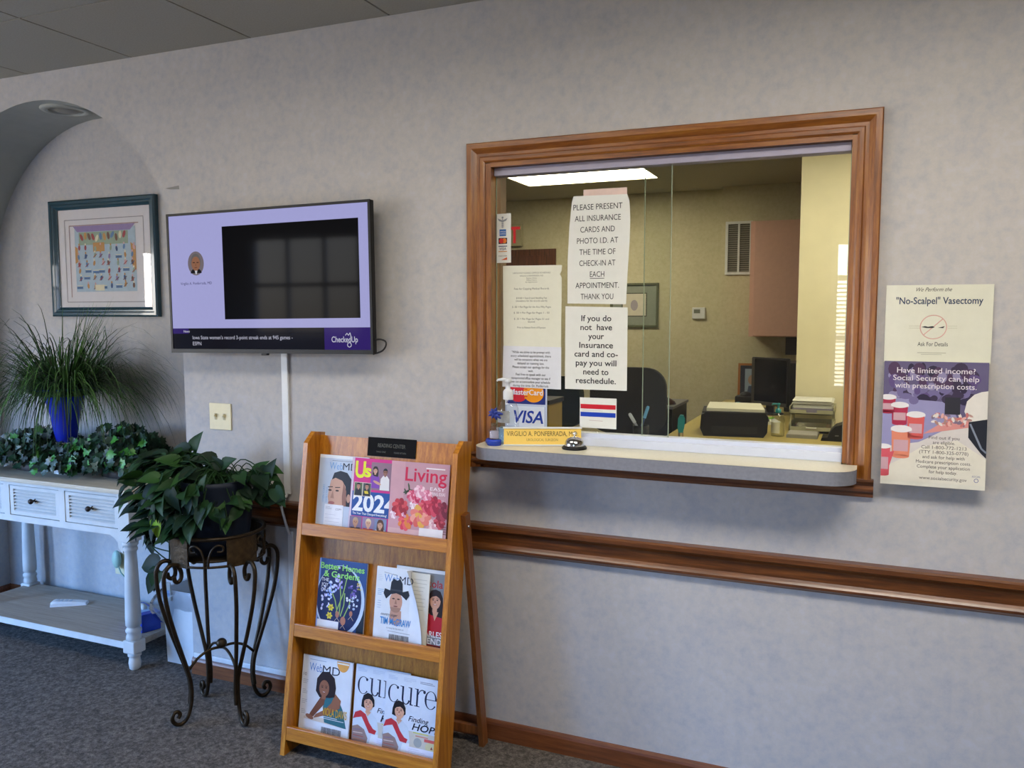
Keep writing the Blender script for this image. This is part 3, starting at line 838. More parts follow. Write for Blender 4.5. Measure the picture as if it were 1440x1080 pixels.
mb.rect(ax0 + 0.03, ay1 - 0.085, ax1 - 0.05, ay1 - 0.02, pal[7], 0.0014)
mb.rect(ax0 + 0.13, ay1 - 0.12, ax0 + 0.21, ay1 - 0.075, pal[2], 0.0018)
r = random.Random(11)
for k in range(12): mb.ell(ax0 + 0.05 + k * 0.027, ay1 - 0.045 + r.uniform(-0.01, 0.01), 0.010, 0.020, pal[r.choice((1, 5, 4, 2, 3))], 0.0018, n=8, rot=r.uniform(-40, 40))
for row in range(6):
    for c in range(8):
        x = ax0 + 0.03 + c * (ax1 - ax0 - 0.05) / 7 + r.uniform(-0.01, 0.01); y = ay0 + 0.03 + row * 0.038 + r.uniform(-0.006, 0.006)
        if r.random() < 0.30:
            mb.rect(x - 0.022, y - 0.010, x + 0.022, y + 0.004, pal[1], 0.0018); mb.rect(x - 0.020, y + 0.004, x + 0.020, y + 0.008, pal[4], 0.0019); mb.rect(x - 0.018, y - 0.006, x + 0.018, y - 0.002, pal[8], 0.0020)
        else:
            mb.ell(x, y, 0.008, 0.014, pal[r.choice((1, 2, 3, 5, 6, 7, 8, 9))], 0.0020, n=8, rot=r.uniform(-20, 20)); mb.ell(x, y + 0.017, 0.0055, 0.006, pal[r.choice((4, 9, 2))], 0.0022, n=8)
            if r.random() < 0.5: mb.line([(x - 0.012, y - 0.012), (x + 0.014, y + 0.006)], 0.004, pal[r.choice((5, 8, 3))], 0.0023)
mb.rect(ax0 + 0.135, ay0 + 0.005, ax0 + 0.20, ay0 + 0.035, pal[4], 0.0024)
mb.build('print', t)
mb = MB(M); mb.rect(0.04, 0.04, w - 0.04, h - 0.04, PICGLASS, 0.006); mb.build('glass', t)

# recessed downlight in the recess soffit
t = thing('recessed_downlight', 'round recessed ceiling light in the top of the arched recess', 'light', (-3.565, 0.17, ASP + AR))
mb = MB(Matrix.Translation((-3.565, 0.17, ASP + AR - 0.010))); mb.lathe([(0.112, 0.012), (0.115, 0.004), (0.108, -0.002), (0.082, -0.004), (0.078, 0.0), (0.078, 0.010)], PLASTER, 36); mb.build('trim_ring', t)
mb = MB(Matrix.Translation((-3.565, 0.17, ASP + AR - 0.010))); mb.lathe([(0.078, 0.009), (0.055, 0.004), (0.05, -0.002), (0.02, -0.006), (0.0, -0.007)], plain('unlit_lamp_face', '#8b8b88', 0.4), 28); mb.build('lamp_face', t)

# a loose scrap of tape above the television
mb = MB(frame((-2.784, -0.0008, 2.130))); mb.poly([(0, 0.004), (0.078, 0.012), (0.080, -0.004), (0.03, -0.002)], plain('grey_tape', '#7d7b78', 0.5), 0.0006); mb.poly([(0, 0.004), (0.078, 0.012), (0.080, -0.004), (0.03, -0.002)], plain('grey_tape', '#7d7b78', 0.5), 0.0)
tag(mb.build('tape_scrap'), 'short grey scrap of tape on the wall above the left end of the television', 'tape')

# ------------------------------------------------------------------ television
TVC = Vector((-2.1856, -0.10, 1.7274)); roll = math.radians(0.64); yaw = math.radians(0.3)
tvX = Vector((math.cos(roll) * math.cos(yaw), math.cos(roll) * math.sin(yaw), math.sin(roll)))
M = frame(TVC, tvX, (0, 0, 1)); w, h = 0.987, 0.573
t = thing('television', 'wall-mounted flat television with a lavender screen beside the pass-through window', 'television', (TVC.x, 0, 1.43))
mb = MB(M)
hw, hh = w / 2, h / 2; b = 0.010; bb = 0.016
mb.box(-hw, -hh, -0.028, hw, hh, -0.004, BLACKP, 0.003)
mb.box(-hw, hh - b, -0.004, hw, hh, 0.0, BLACKP); mb.box(-hw, -hh, -0.004, hw, -hh + bb, 0.0, BLACKP)
mb.box(-hw, -hh + bb, -0.004, -hw + b, hh - b, 0.0, BLACKP); mb.box(hw - b, -hh + bb, -0.004, hw, hh - b, 0.0, BLACKP)
mb.box(-hw + 0.14, -hh + 0.06, -0.060, hw - 0.14, hh - 0.12, -0.028, BLACKM, 0.006)
mb.build('housing', t)
mb = MB(M); mb.box(-0.030, -hh - 0.008, -0.02, -0.002, -hh + 0.001, -0.004, BLACKP, 0.002); mb.build('sensor', t)
LAV = glow('screen_lavender', '#b0b0e6', 0.80); SBLK = glow('screen_black', '#050506', 1.0, 0.05); SBAND = glow('screen_dark_band', '#101018', 1.0, 0.06)
PURP = glow('screen_purple', '#33206e', 0.8); SW = glow('screen_white', '#c9c9dc', 0.85); STXT = glow('screen_violet_ink', '#3c3a66', 0.7)
mb = MB(M)
x0, x1, y0, y1 = -hw + b, hw - b, -hh + bb, hh - b
mb.rect(x0, y0, x1, y1, LAV, -0.0035)
bt_ = y0 + 0.085
mb.rect(x0, y0, x1, bt_, SBAND, -0.0032); mb.rect(0.275, y0, x1, bt_, PURP, -0.0030)
mb.rect(x0, bt_ - 0.022, x0 + 0.085, bt_, PURP, -0.0030)
mb.rect(-0.205, -0.150, 0.440, 0.222, SBLK, -0.0030)
fx, fy_, fr = -0.346, 0.080, 0.042
mb.ell(fx, fy_, fr, fr * 1.16, glow('portrait_backdrop', '#8a7f86', 0.6), -0.0030, n=32)
skin = glow('portrait_skin', '#a06f55', 0.7); dk = glow('portrait_dark', '#18161a', 0.8); gh = glow('portrait_grey_hair', '#6f6b6b', 0.7); sh = glow('portrait_shirt', '#cfd0d8', 0.8)
mb.ell(fx, fy_ - 0.040, 0.029, 0.020, dk, -0.0028, 0, 180, 14); mb.poly([(fx - 0.008, fy_ - 0.024), (fx + 0.008, fy_ - 0.024), (fx + 0.003, fy_ - 0.044), (fx - 0.003, fy_ - 0.044)], sh, -0.0026)
mb.ell(fx, fy_ + 0.006, 0.026, 0.034, gh, -0.0026); mb.ell(fx, fy_ - 0.001, 0.023, 0.029, skin, -0.0024)
for sx in (-1, 1): mb.rect(fx + sx * 0.010 - 0.0055, fy_ + 0.002, fx + sx * 0.010 + 0.0055, fy_ + 0.005, dk, -0.0022)
mb.rect(fx - 0.007, fy_ - 0.018, fx + 0.007, fy_ - 0.0155, glow('portrait_mouth', '#6d3a33', 0.7), -0.0022); mb.poly([(fx - 0.003, fy_ - 0.010), (fx + 0.003, fy_ - 0.010), (fx, fy_ + 0.002)], glow('portrait_nose', '#87583f', 0.7), -0.0022)
mb.text('Virgilio A. Ponferrada, MD', fx - 0.003, -0.006, 0.0105, STXT, -0.0028, 'c', 0.165)
mb.text('News', x0 + 0.058, bt_ - 0.017, 0.010, SW, -0.0026, 'l', bold=0.01)
mb.text("Iowa State women's record 3-point streak ends at 945 games -", x0 + 0.105, bt_ - 0.045, 0.0150, SW, -0.0026, 'l', 0.505)
mb.text('ESPN', x0 + 0.105, bt_ - 0.070, 0.0150, SW, -0.0026, 'l')
mb.text('CheckedUp', 0.308, bt_ - 0.056, 0.022, SW, -0.0026, 'l', 0.118, bold=0.012)
mb.line([(0.371, bt_ - 0.030), (0.378, bt_ - 0.022), (0.385, bt_ - 0.030), (0.392, bt_ - 0.020), (0.396, bt_ - 0.034)], 0.003, SW, -0.0025)
mb.ring(0.388, bt_ - 0.066, 0.010, 0.003, SW, -0.0025, 16)
mb.build('screen', t)
mb = MB()
ex = TVC.x + hw - 0.012
mb.tube(smooth_path_([(ex, -0.082, 1.499), (ex + 0.035, -0.078, 1.502), (ex + 0.055, -0.074, 1.494), (ex + 0.054, -0.072, 1.476), (ex + 0.038, -0.074, 1.458), (ex + 0.004, -0.080, 1.446)]), 0.0033, BLACKM, 8)
mb.build('power_cable', t)
mb = MB(); mb.box(TVC.x - 0.10, -0.045, TVC.z - 0.1, TVC.x + 0.10, -0.001, TVC.z + 0.1, BLACKM, 0.003); mb.build('wall_bracket', t)

# cable raceway down the wall
t = thing('cable_raceway', 'narrow white cable raceway running down the wall below the television', 'raceway', (-2.168, 0, 0.10))
mb = MB(); mb.box(-2.184, -0.012, 0.858, -2.152, -0.0005, 1.50, WPLAS, 0.003); mb.build('upper_cover', t)
mb = MB(); mb.tube([(-2.168, -0.008, 0.862), (-2.171, -0.012, 0.848), (-2.178, -0.030, 0.836), (-2.178, -0.042, 0.822), (-2.172, -0.042, 0.80), (-2.160, -0.034, 0.74), (-2.158, -0.022, 0.706), (-2.158, -0.012, 0.690)], 0.0055, WPLAS, 8); mb.build('cord', t)
mb = MB(); mb.box(-2.172, -0.010, 0.098, -2.146, -0.0005, 0.70, WPLAS, 0.003); mb.build('lower_cover', t)
mb = MB(); mb.box(ARR + 0.012, -0.012, 0.075, -2.146, -0.0005, 0.097, WPLAS, 0.003); mb.build('level_cover', t)

# double light switch
t = thing('light_switch', 'ivory double toggle light switch on the wall below the television', 'switch', (-2.515, 0, 1.104))
mb = MB(); mb.box(-2.573, -0.006, 1.105, -2.456, -0.0005, 1.218, IVORY, 0.0025); mb.build('cover_plate', t)
for dx_ in (-0.023, 0.023):
    mb = MB(); x = -2.5145 + dx_; mb.box(x - 0.006, -0.0075, 1.148, x + 0.006, -0.0055, 1.175, plain('ivory_toggle_slot', '#a99f78', 0.5)); mb.prism([(-0.006, 1.156), (-0.018, 1.166), (-0.018, 1.173), (-0.006, 1.170)], x - 0.004, x + 0.004, IVORY, 'x'); mb.build('toggle', t)
    
# ------------------------------------------------------------------ waste bin with a clear liner
t = thing('waste_bin', 'white waste bin with a clear plastic liner tucked into the recess beside the table', 'bin', (-2.815, 0.15, 0))
def taper(mb, x0, x1, y0, y1, z0, z1, s, m, open_top=True):
    cx, cy = (x0 + x1) / 2, (y0 + y1) / 2
    q = lambda x, y, k: (cx + (x - cx) * k, cy + (y - cy) * k)
    a = [q(x, y, s) for x, y in ((x0, y0), (x1, y0), (x1, y1), (x0, y1))]; b_ = [q(x, y, 1) for x, y in ((x0, y0), (x1, y0), (x1, y1), (x0, y1))]
    vs = [(x, y, z0) for x, y in a] + [(x, y, z1) for x, y in b_]
    fs = [(0, 1, 5, 4), (1, 2, 6, 5), (2, 3, 7, 6), (3, 0, 4, 7)] + ([] if open_top else [(4, 5, 6, 7)]) + [(3, 2, 1, 0)]
    mb.add(vs, fs, m)
mb = MB(); taper(mb, -2.912, -2.720, 0.028, 0.30, 0.002, 0.345, 0.93, WPLAS); taper(mb, -2.908, -2.724, 0.032, 0.296, 0.004, 0.345, 0.93, WPLAS); mb.build('bucket', t)
LINER = glass_pane('clear_plastic_film', (0.86, 0.89, 0.93, 1), 1.5, 3.5)
FILM = plain('crumpled_film', '#c6cfdb', 0.25)
mb = MB(); r = random.Random(4); vs = []; fs = []; N = 28; K = 6
loop = []
for i in range(N):
    f = i / N * 4; s_ = int(f); u = f - s_
    c = [(-2.916, 0.022), (-2.716, 0.022), (-2.716, 0.305), (-2.916, 0.305)]
    p, q_ = c[s_], c[(s_ + 1) % 4]; loop.append((p[0] + (q_[0] - p[0]) * u, p[1] + (q_[1] - p[1]) * u))
for k in range(K):
    for i, (x, y) in enumerate(loop):
        left = x < -2.85
        d = 0.035 * math.sin(PI * k / (K - 1)) * (1.2 if left else 0.25) + r.uniform(0, 0.006)
        dx_ = -d if x < -2.815 else min(d, 0.0) ; dy = -d * 0.6 if y < 0.1 else 0
        vs.append((x + dx_, y + dy, 0.350 - k * (0.032 if left else 0.017) + r.uniform(-0.004, 0.004)))
for k in range(K - 1):
    for i in range(N): fs.append((k * N + i, k * N + (i + 1) % N, (k + 1) * N + (i + 1) % N, (k + 1) * N + i))
mb.add(vs, fs, LINER, True); mb.build('liner', t)
mb = MB(frame((-2.875, 0.02, 0.30), (1, 0.1, 0), (0.25, 0, 1))); mb.box(-0.025, 0, -0.004, 0.02, 0.085, 0.004, PAPER, 0.002); mb.rect(-0.022, 0.02, 0.016, 0.05, PALEB, 0.0045); tag(mb.build('paper_box'), 'white and blue paper packet sticking up at the front of the waste bin', 'packet')
# ------------------------------------------------------------------ wrought iron plant stand
SX, SY = -2.33, -0.236
t = thing('plant_stand', 'scrolled wrought-iron plant stand with four curled feet and a ball finial', 'plant stand', (SX, SY, 0))
def cyl(r, a, z): return (SX + r * math.cos(a), SY + r * math.sin(a), z)
def smooth_path(pts, n=6):
    P = [Vector(p) for p in pts]; out = []
    for i in range(len(P) - 1):
        p0, p1, p2, p3 = P[max(i - 1, 0)], P[i], P[i + 1], P[min(i + 2, len(P) - 1)]
        for k in range(n):
            u = k / n
            out.append(0.5 * ((2 * p1) + (p2 - p0) * u + (2 * p0 - 5 * p1 + 4 * p2 - p3) * u * u + (3 * p1 - p0 - 3 * p2 + p3) * u ** 3))
    out.append(P[-1]); return out
for k in range(4):
    a = math.radians(-114 + 90 * k)
    mb = MB()
    foot = [(0.135, 0.19), (0.128, 0.13), (0.132, 0.075), (0.146, 0.030), (0.168, 0.010), (0.192, 0.014), (0.206, 0.036), (0.200, 0.058), (0.184, 0.062), (0.176, 0.048), (0.184, 0.036)]
    for s_ in (-1, 1):
        top = [(0.194, 10, 0.604), (0.190, 10, 0.586), (0.178, 10, 0.580), (0.166, 10.5, 0.592), (0.166, 10.5, 0.620), (0.185, 10.5, 0.648), (0.212, 10.5, 0.650), (0.231, 10, 0.626), (0.234, 9.5, 0.585), (0.224, 8.5, 0.50), (0.196, 7, 0.39), (0.162, 4.5, 0.28)]
        pts = [cyl(r, a + s_ * math.radians(d), z) for r, d, z in top] + [cyl(r, a + s_ * 0.055 * (0.1 / r), z) for r, z in (foot if s_ == 1 else foot[:3])]
        mb.tube(smooth_path(pts, 5), 0.0082, IRON, 8)
    mb.build('leg', t)
mb = MB(); mb.ball((SX, SY, 0.283), 0.021, IRON, 20); mb.build('finial', t)
mb = MB()
for k in range(4):
    a = math.radians(-114 + 90 * k)
    mb.tube(smooth_path([cyl(0.0, a, 0.268), cyl(0.045, a, 0.270), cyl(0.095, a, 0.250), cyl(0.140, a, 0.205)], 5), 0.0055, IRON, 7)
mb.build('stretcher', t)
mb = MB(); ringpts = [cyl(0.176, 2 * PI * i / 48, 0.752) for i in range(49)]
mb.tube(ringpts, 0.008, IRON, 8); mb.tube([cyl(0.174, 2 * PI * i / 48, 0.645) for i in range(49)], 0.005, IRON, 7)
mb.lathe([(0.0, 0.655), (0.150, 0.655), (0.150, 0.662), (0.0, 0.662)], IRON, 32, Matrix.Translation((SX, SY, 0)))
mb.build('hoop', t)
HAM = plain('hammered_bronze_plate', '#453621', 0.5, 0.45, 55, metal=0.5, bump=0.9, bscale=60)
for k in range(4):
    a = math.radians(-17 + 90 * k); mb = MB(); vs = []; fs = []
    for i in range(9):
        b = a + math.radians(-21 + 42 * i / 8)
        vs += [cyl(0.179, b, 0.640), cyl(0.179, b, 0.748), cyl(0.174, b, 0.748), cyl(0.174, b, 0.640)]
    for i in range(8):
        for j in range(4): fs.append((i * 4 + j, i * 4 + (j + 1) % 4, i * 4 + 4 + (j + 1) % 4, i * 4 + 4 + j))
    mb.add(vs, fs + [(0, 1, 2, 3), (32, 33, 34, 35)], HAM); mb.build('plate', t)
    mb = MB(); b0 = a + math.radians(45)
    for s_ in (-1, 1):
        mb.tube(smooth_path([cyl(0.176, b0 + s_ * math.radians(d), z) for d, z in ((2, 0.645), (3, 0.68), (7, 0.712), (14, 0.728), (20, 0.720), (19, 0.704), (13, 0.704))], 4), 0.0045, IRON, 7)
    mb.build('scroll', t)

# ------------------------------------------------------------------ pothos
PD = plain('glazed_midnight_blue', '#18202e', 0.55, 0.25, 12, spec=0.25); SOIL = plain('potting_soil', '#3a2418', 0.9, 0.3, 60)
t = thing('potted_pothos', 'trailing green pothos in a dark blue pot on the iron plant stand', 'plant', (SX, SY, 0.662))
mb = MB(); vs = []; fs = []; N = 48
prof = [(0.090, 0.663), (0.108, 0.70), (0.122, 0.76), (0.130, 0.85), (0.132, 0.92), (0.140, 0.935), (0.140, 0.955), (0.131, 0.955), (0.126, 0.93)]
for i, (r, z) in enumerate(prof):
    for k in range(N):
        rr = r + (0.003 if (k % 4 < 2 and 1 <= i <= 4) else 0)
        vs.append(cyl(rr, 2 * PI * k / N, z))
for i in range(len(prof) - 1):
    for k in range(N): fs.append((i * N + k, i * N + (k + 1) % N, (i + 1) * N + (k + 1) % N, (i + 1) * N + k))
mb.add(vs, fs, PD, True); mb.add([vs[k] for k in range(N)], [tuple(range(N))[::-1]], PD)
mb.build('pot', t)
mb = MB(); mb.lathe([(0.0, 0.934), (0.127, 0.932)], SOIL, 32, Matrix.Translation((SX, SY, 0))); mb.build('soil', t)
PL = [plain('pothos_dark_green', '#14281a', 0.55, 0.2, 18, spec=0.2), plain('pothos_green', '#1c381a', 0.52, 0.2, 18, spec=0.2), plain('pothos_mid_green', '#294b1f', 0.5, 0.18, 18, spec=0.2), plain('pothos_yellow_green', '#8fb52e', 0.38, 0.15, 18)]
HEART = [(0, 0.0), (0.20, -0.10), (0.40, -0.02), (0.50, 0.18), (0.46, 0.42), (0.32, 0.66), (0.14, 0.88), (0, 1.05), (-0.14, 0.88), (-0.32, 0.66), (-0.46, 0.42), (-0.50, 0.18), (-0.40, -0.02), (-0.20, -0.10)]
def heart_leaf(mb, base, tip_dir, nrm, L, m):
    y = Vector(tip_dir).normalized(); n = Vector(nrm); n = (n - y * n.dot(y))
    if n.length < 1e-3: n = y.orthogonal()
    n.normalize(); x = y.cross(n)
    rows = []
    for u, v in HEART: rows.append(Vector(base) + (x * u * 0.74 + y * v + n * (abs(u) * 0.28 - v * v * 0.22)) * L)
    mid = [Vector(base) + (y * v - n * v * v * 0.22) * L for v in (0.15, 0.45, 0.75)]
    vs = rows + mid; a, b, c = 14, 15, 16
    fs = [(0, 1, a), (1, 2, a), (2, 3, a), (3, 4, b, a), (4, 5, b), (5, 6, c, b), (6, 7, c), (7, 8, c), (8, 9, b, c), (9, 10, b), (10, 11, a, b), (11, 12, a), (12, 13, a), (13, 0, a)]
    mb.add(vs, fs, m, True)
lf = MB(); st = MB(); r = random.Random(21)
clusters = [((-2.50, -0.30, 0.93), (0.20, 0.14, 0.11), 120), ((-2.63, -0.27, 0.80), (0.10, 0.10, 0.12), 48), ((-2.45, -0.27, 1.01), (0.15, 0.10, 0.05), 36),
            ((-2.15, -0.24, 0.945), (0.085, 0.08, 0.065), 26), ((-2.36, -0.40, 0.90), (0.17, 0.035, 0.07), 34), ((-2.40, -0.40, 0.81), (0.14, 0.03, 0.045), 20), ((-2.22, -0.33, 0.86), (0.08, 0.06, 0.05), 14)]
for (cx, cy, cz), (rx, ry, rz), n in clusters:
    for i in range(n):
        while True:
            d = Vector((r.uniform(-1, 1), r.uniform(-1, 1), r.uniform(-1, 1)))
            if 0.15 < d.length < 1: break
        d = d / d.length ** 0.4
        p = Vector((cx + d.x * rx, cy + d.y * ry, cz + d.z * rz))
        if p.y > -0.04: p.y = -0.06 - r.random() * 0.05
        out = Vector((p.x - SX, p.y - SY - 0.02, 0)); out = out.normalized() if out.length > 0.02 else Vector((0, -1, 0))
        tip = out * r.uniform(0.3, 1.0) + Vector((r.uniform(-0.5, 0.5), r.uniform(-0.5, 0.3), r.uniform(-1.1, 0.25)))
        nrm = Vector((r.uniform(-0.4, 0.4), -0.55, 0.8)) + out * 0.4
        L = r.uniform(0.055, 0.092)
        heart_leaf(lf, p, tip, nrm, L, PL[r.choice((0, 0, 1, 1, 1, 2))])
        if i % 2 == 0:
            a0 = r.uniform(0, 2 * PI); s0 = Vector(cyl(0.09 * r.random(), a0, 0.935))
            midp = (s0 + p) / 2 + Vector((0, 0, 0.06))
            st.tube(smooth_path([s0, midp, p], 4), 0.0022, PL[1], 5)
for px in (((-2.450, -0.42, 0.815), (-0.30, 0, -1), 0.082, 3), ((-2.548, -0.33, 0.612), (-1.0, -0.1, -0.22), 0.108, 0), ((-2.535, -0.34, 0.585), (-0.50, -0.1, -0.9), 0.105, 1),
           ((-2.565, -0.33, 0.552), (-0.65, -0.1, -0.78), 0.098, 0), 
           ((-2.44, -0.24, 1.055), (0.45, -0.1, 0.9), 0.085, 1), ((-2.455, -0.25, 1.06), (-0.9, -0.2, 0.1), 0.075, 0), ((-2.43, -0.26, 1.05), (0.0, -0.2, -0.9), 0.07, 1),
           ((-2.29, -0.25, 1.00), (-0.5, -0.2, 0.6), 0.06, 0), ((-2.28, -0.25, 1.01), (0.8, -0.2, 0.45), 0.07, 1), ((-2.30, -0.25, 0.98), (-0.1, -0.3, -0.9), 0.06, 1),
           ((-2.06, -0.22, 0.93), (0.6, -0.2, -0.7), 0.08, 1), ((-2.09, -0.22, 0.975), (0.4, -0.1, 0.9), 0.075, 0), ((-2.10, -0.22, 0.885), (0.9, -0.2, 0.2), 0.09, 0)):
    (p, d, L, mi) = px
    heart_leaf(lf, p, d, (0.1, -0.9, 0.45), L, PL[mi])
for path in ([(-2.40, -0.30, 0.94), (-2.46, -0.36, 0.90), (-2.485, -0.34, 0.80), (-2.492, -0.33, 0.711), (-2.496, -0.33, 0.624), (-2.52, -0.33, 0.59), (-2.56, -0.33, 0.555)],
             [(-2.495, -0.33, 0.665), (-2.54, -0.33, 0.668), (-2.59, -0.33, 0.675)], [(-2.495, -0.33, 0.625), (-2.54, -0.33, 0.645), (-2.59, -0.33, 0.675)], [(-2.492, -0.33, 0.70), (-2.54, -0.33, 0.718), (-2.585, -0.33, 0.735)],
             [(-2.31, -0.23, 0.93), (-2.30, -0.24, 0.97), (-2.295, -0.25, 1.01)], [(-2.27, -0.23, 0.93), (-2.28, -0.24, 0.97), (-2.285, -0.25, 1.01)], [(-2.42, -0.23, 0.93), (-2.44, -0.24, 1.0), (-2.445, -0.25, 1.06)],
             [(-2.22, -0.22, 0.93), (-2.13, -0.22, 0.89), (-2.10, -0.22, 0.92), (-2.07, -0.22, 0.975)], [(-2.20, -0.22, 0.93), (-2.17, -0.22, 0.98), (-2.16, -0.22, 1.0)]):
    st.tube(smooth_path(path, 5), 0.0028, PL[1], 6)
lf.build('leaves', t); st.build('stems', t)

# ------------------------------------------------------------------ magazine rack (leaning A-frame)
TH = math.atan(0.158); CT, ST = math.cos(TH), math.sin(TH)
RK = Matrix(((1, 0, 0, 0), (0, ST, -CT, -0.417), (0, CT, ST, 0), (0, 0, 0, 1)))   # x along, y up the face, z out of the face
RX0, RX1 = -1.906, -1.265
t = thing('magazine_rack', 'honey oak three-tier magazine rack leaning on rear legs below the pass-through', 'magazine rack', ((RX0 + RX1) / 2, -0.25, 0))
for x in (RX0, RX1 - 0.019):
    mb = MB(RK)
    mb.prism([(0, 0), (1.134, 0), (1.178, -0.040), (1.178, -0.104), (0.0166, -0.105)], x, x + 0.019, OAK, 'x')
    mb.build('side_panel', t)
mb = MB(RK); mb.box(RX0 + 0.019, 0.03, -0.083, RX1 - 0.019, 1.166, -0.076, OAK); mb.build('back_panel', t)
for s0, s1 in ((0.796, 0.841), (0.428, 0.473), (0.056, 0.104)):
    mb = MB(RK); mb.box(RX0 + 0.019, s0, -0.020, RX1 - 0.019, s1, -0.001, OAKH, 0.002); mb.build('lip', t)
    mb = MB(RK); mb.box(RX0 + 0.019, s0 + 0.006, -0.076, RX1 - 0.019, s0 + 0.018, -0.020, OAKH); mb.build('shelf', t)
for x in (RX0 - 0.0185, RX1 + 0.0005):
    mb = MB(); L0 = Vector((x + 0.009, -0.205, 0.905)); L1 = Vector((x + 0.009, -0.060, 0.0))
    d = (L1 - L0).normalized(); nn = Vector((0, d.z, -d.y))
    ring = lambda p, k: [p + nn * k, p - nn * k]
    a, b_ = ring(L0, 0.018), ring(L1, 0.021)
    pts = [(a[0].y, a[0].z), (a[1].y, a[1].z), (b_[1].y, max(0, b_[1].z)), (b_[0].y, max(0, b_[0].z))]
    pts[2] = (pts[2][0], 0.0); pts[3] = (pts[3][0], 0.0)
    mb.prism(pts, x, x + 0.018, LEGW, 'x')
    mb.lathe([(0.005, 0), (0.005, 0.004), (0.0, 0.005)], CHROME, 10, frame((x + 0.018 if x > -1.5 else x, -0.198, 0.86), (0, 1, 0), (0, 0, 1)))
    mb.build('rear_leg', t)
mb = MB(); mb.box(RX0, -0.082, 0.045, RX1, -0.064, 0.075, LEGW); mb.build('stretcher', t)
mb = MB(RK); mb.box(-1.673, 1.102, -0.0755, -1.470, 1.171, -0.073, DULLB)
PLQ = plain('dull_gold_engraving', '#4b452f', 0.4)
mb.text('READING CENTER', -1.5715, 1.136, 0.014, PLQ, -0.0727, 'c', 0.115); mb.text('TAKE ONE', -1.615, 1.116, 0.006, PLQ, -0.0727, 'c'); mb.text('PLEASE RETURN', -1.535, 1.116, 0.006, PLQ, -0.0727, 'c', 0.05)
mb.build('name_plate', t)

# ------------------------------------------------------------------ magazines
C = {}
def c(h):
    if h not in C: C[h] = plain('cover_' + h.lstrip('#'), h, 0.42, 0.04, 25, spec=0.3)
    return C[h]
def face(a, x, y, r, skin, hair, z, style='short', smile=True, lip='#8a3b36', tilt=0.0):
    """a plain printed portrait head of half-height r, drawn as flat shapes"""
    hs, sk = c(hair), c(skin)
    if style == 'long':
        a.poly([(x - 0.85 * r, y + 0.5 * r), (x - 0.6 * r, y + 1.1 * r), (x, y + 1.28 * r), (x + 0.6 * r, y + 1.1 * r), (x + 0.95 * r, y + 0.4 * r), (x + 1.1 * r, y - 0.8 * r), (x + 1.0 * r, y - 1.9 * r), (x - 0.5 * r, y - 1.7 * r), (x - 0.95 * r, y - 1.2 * r)], hs, z)
    elif style == 'bob':
        a.poly([(x - 1.0 * r, y + 0.2 * r), (x - 0.8 * r, y + 0.9 * r), (x - 0.2 * r, y + 1.3 * r), (x + 0.5 * r, y + 1.15 * r), (x + 0.9 * r, y + 0.5 * r), (x + 0.95 * r, y - 0.3 * r), (x + 0.5 * r, y - 0.6 * r), (x - 0.5 * r, y - 0.75 * r), (x - 1.05 * r, y - 0.6 * r)], hs, z)
    elif style == 'short':
        a.ell(x, y + 0.25 * r, 0.80 * r, 0.98 * r, hs, z)
    a.rect(x - 0.3 * r, y - 1.3 * r, x + 0.3 * r, y - 0.6 * r, sk, z + 0.0002)
    a.ell(x + (0.05 * r if style == 'bob' else 0), y - 0.05 * r, 0.70 * r, 0.95 * r, sk, z + 0.0003)
    if style in ('long', 'bob'):
        a.poly([(x - 0.72 * r, y + 0.1 * r), (x - 0.6 * r, y + 0.95 * r), (x + 0.1 * r, y + 1.05 * r), (x + 0.1 * r, y + 0.55 * r), (x - 0.4 * r, y + 0.4 * r)], hs, z + 0.0005)
        a.poly([(x + 0.1 * r, y + 1.05 * r), (x + 0.1 * r, y + 0.55 * r), (x + 0.5 * r, y + 0.35 * r), (x + 0.78 * r, y - 0.1 * r), (x + 0.75 * r, y + 0.7 * r)], hs, z + 0.0005)
    elif style == 'short':
        a.poly([(x - 0.72 * r, y + 0.35 * r), (x - 0.6 * r, y + 0.95 * r), (x, y + 1.15 * r), (x + 0.6 * r, y + 0.95 * r), (x + 0.74 * r, y + 0.3 * r), (x + 0.55 * r, y + 0.52 * r), (x - 0.55 * r, y + 0.55 * r)], hs, z + 0.0005)
    dk = c('#2a1d1a')
    for s_ in (-1, 1):
        a.ell(x + s_ * 0.28 * r, y + 0.06 * r, 0.13 * r, 0.06 * r, dk, z + 0.0006, n=10); a.line([(x + s_ * 0.12 * r, y + 0.24 * r), (x + s_ * 0.44 * r, y + 0.24 * r)], 0.05 * r, dk, z + 0.0006)
    a.poly([(x - 0.10 * r, y - 0.24 * r), (x + 0.10 * r, y - 0.24 * r), (x + 0.02 * r, y + 0.06 * r)], c('#8e5a45'), z + 0.0006)
    a.ell(x, y - 0.44 * r, 0.26 * r, 0.10 * r, c(lip), z + 0.0006, 180, 360, 12)
    if smile: a.ell(x, y - 0.445 * r, 0.18 * r, 0.05 * r, c('#e6dfda'), z + 0.0007, 180, 360, 10)
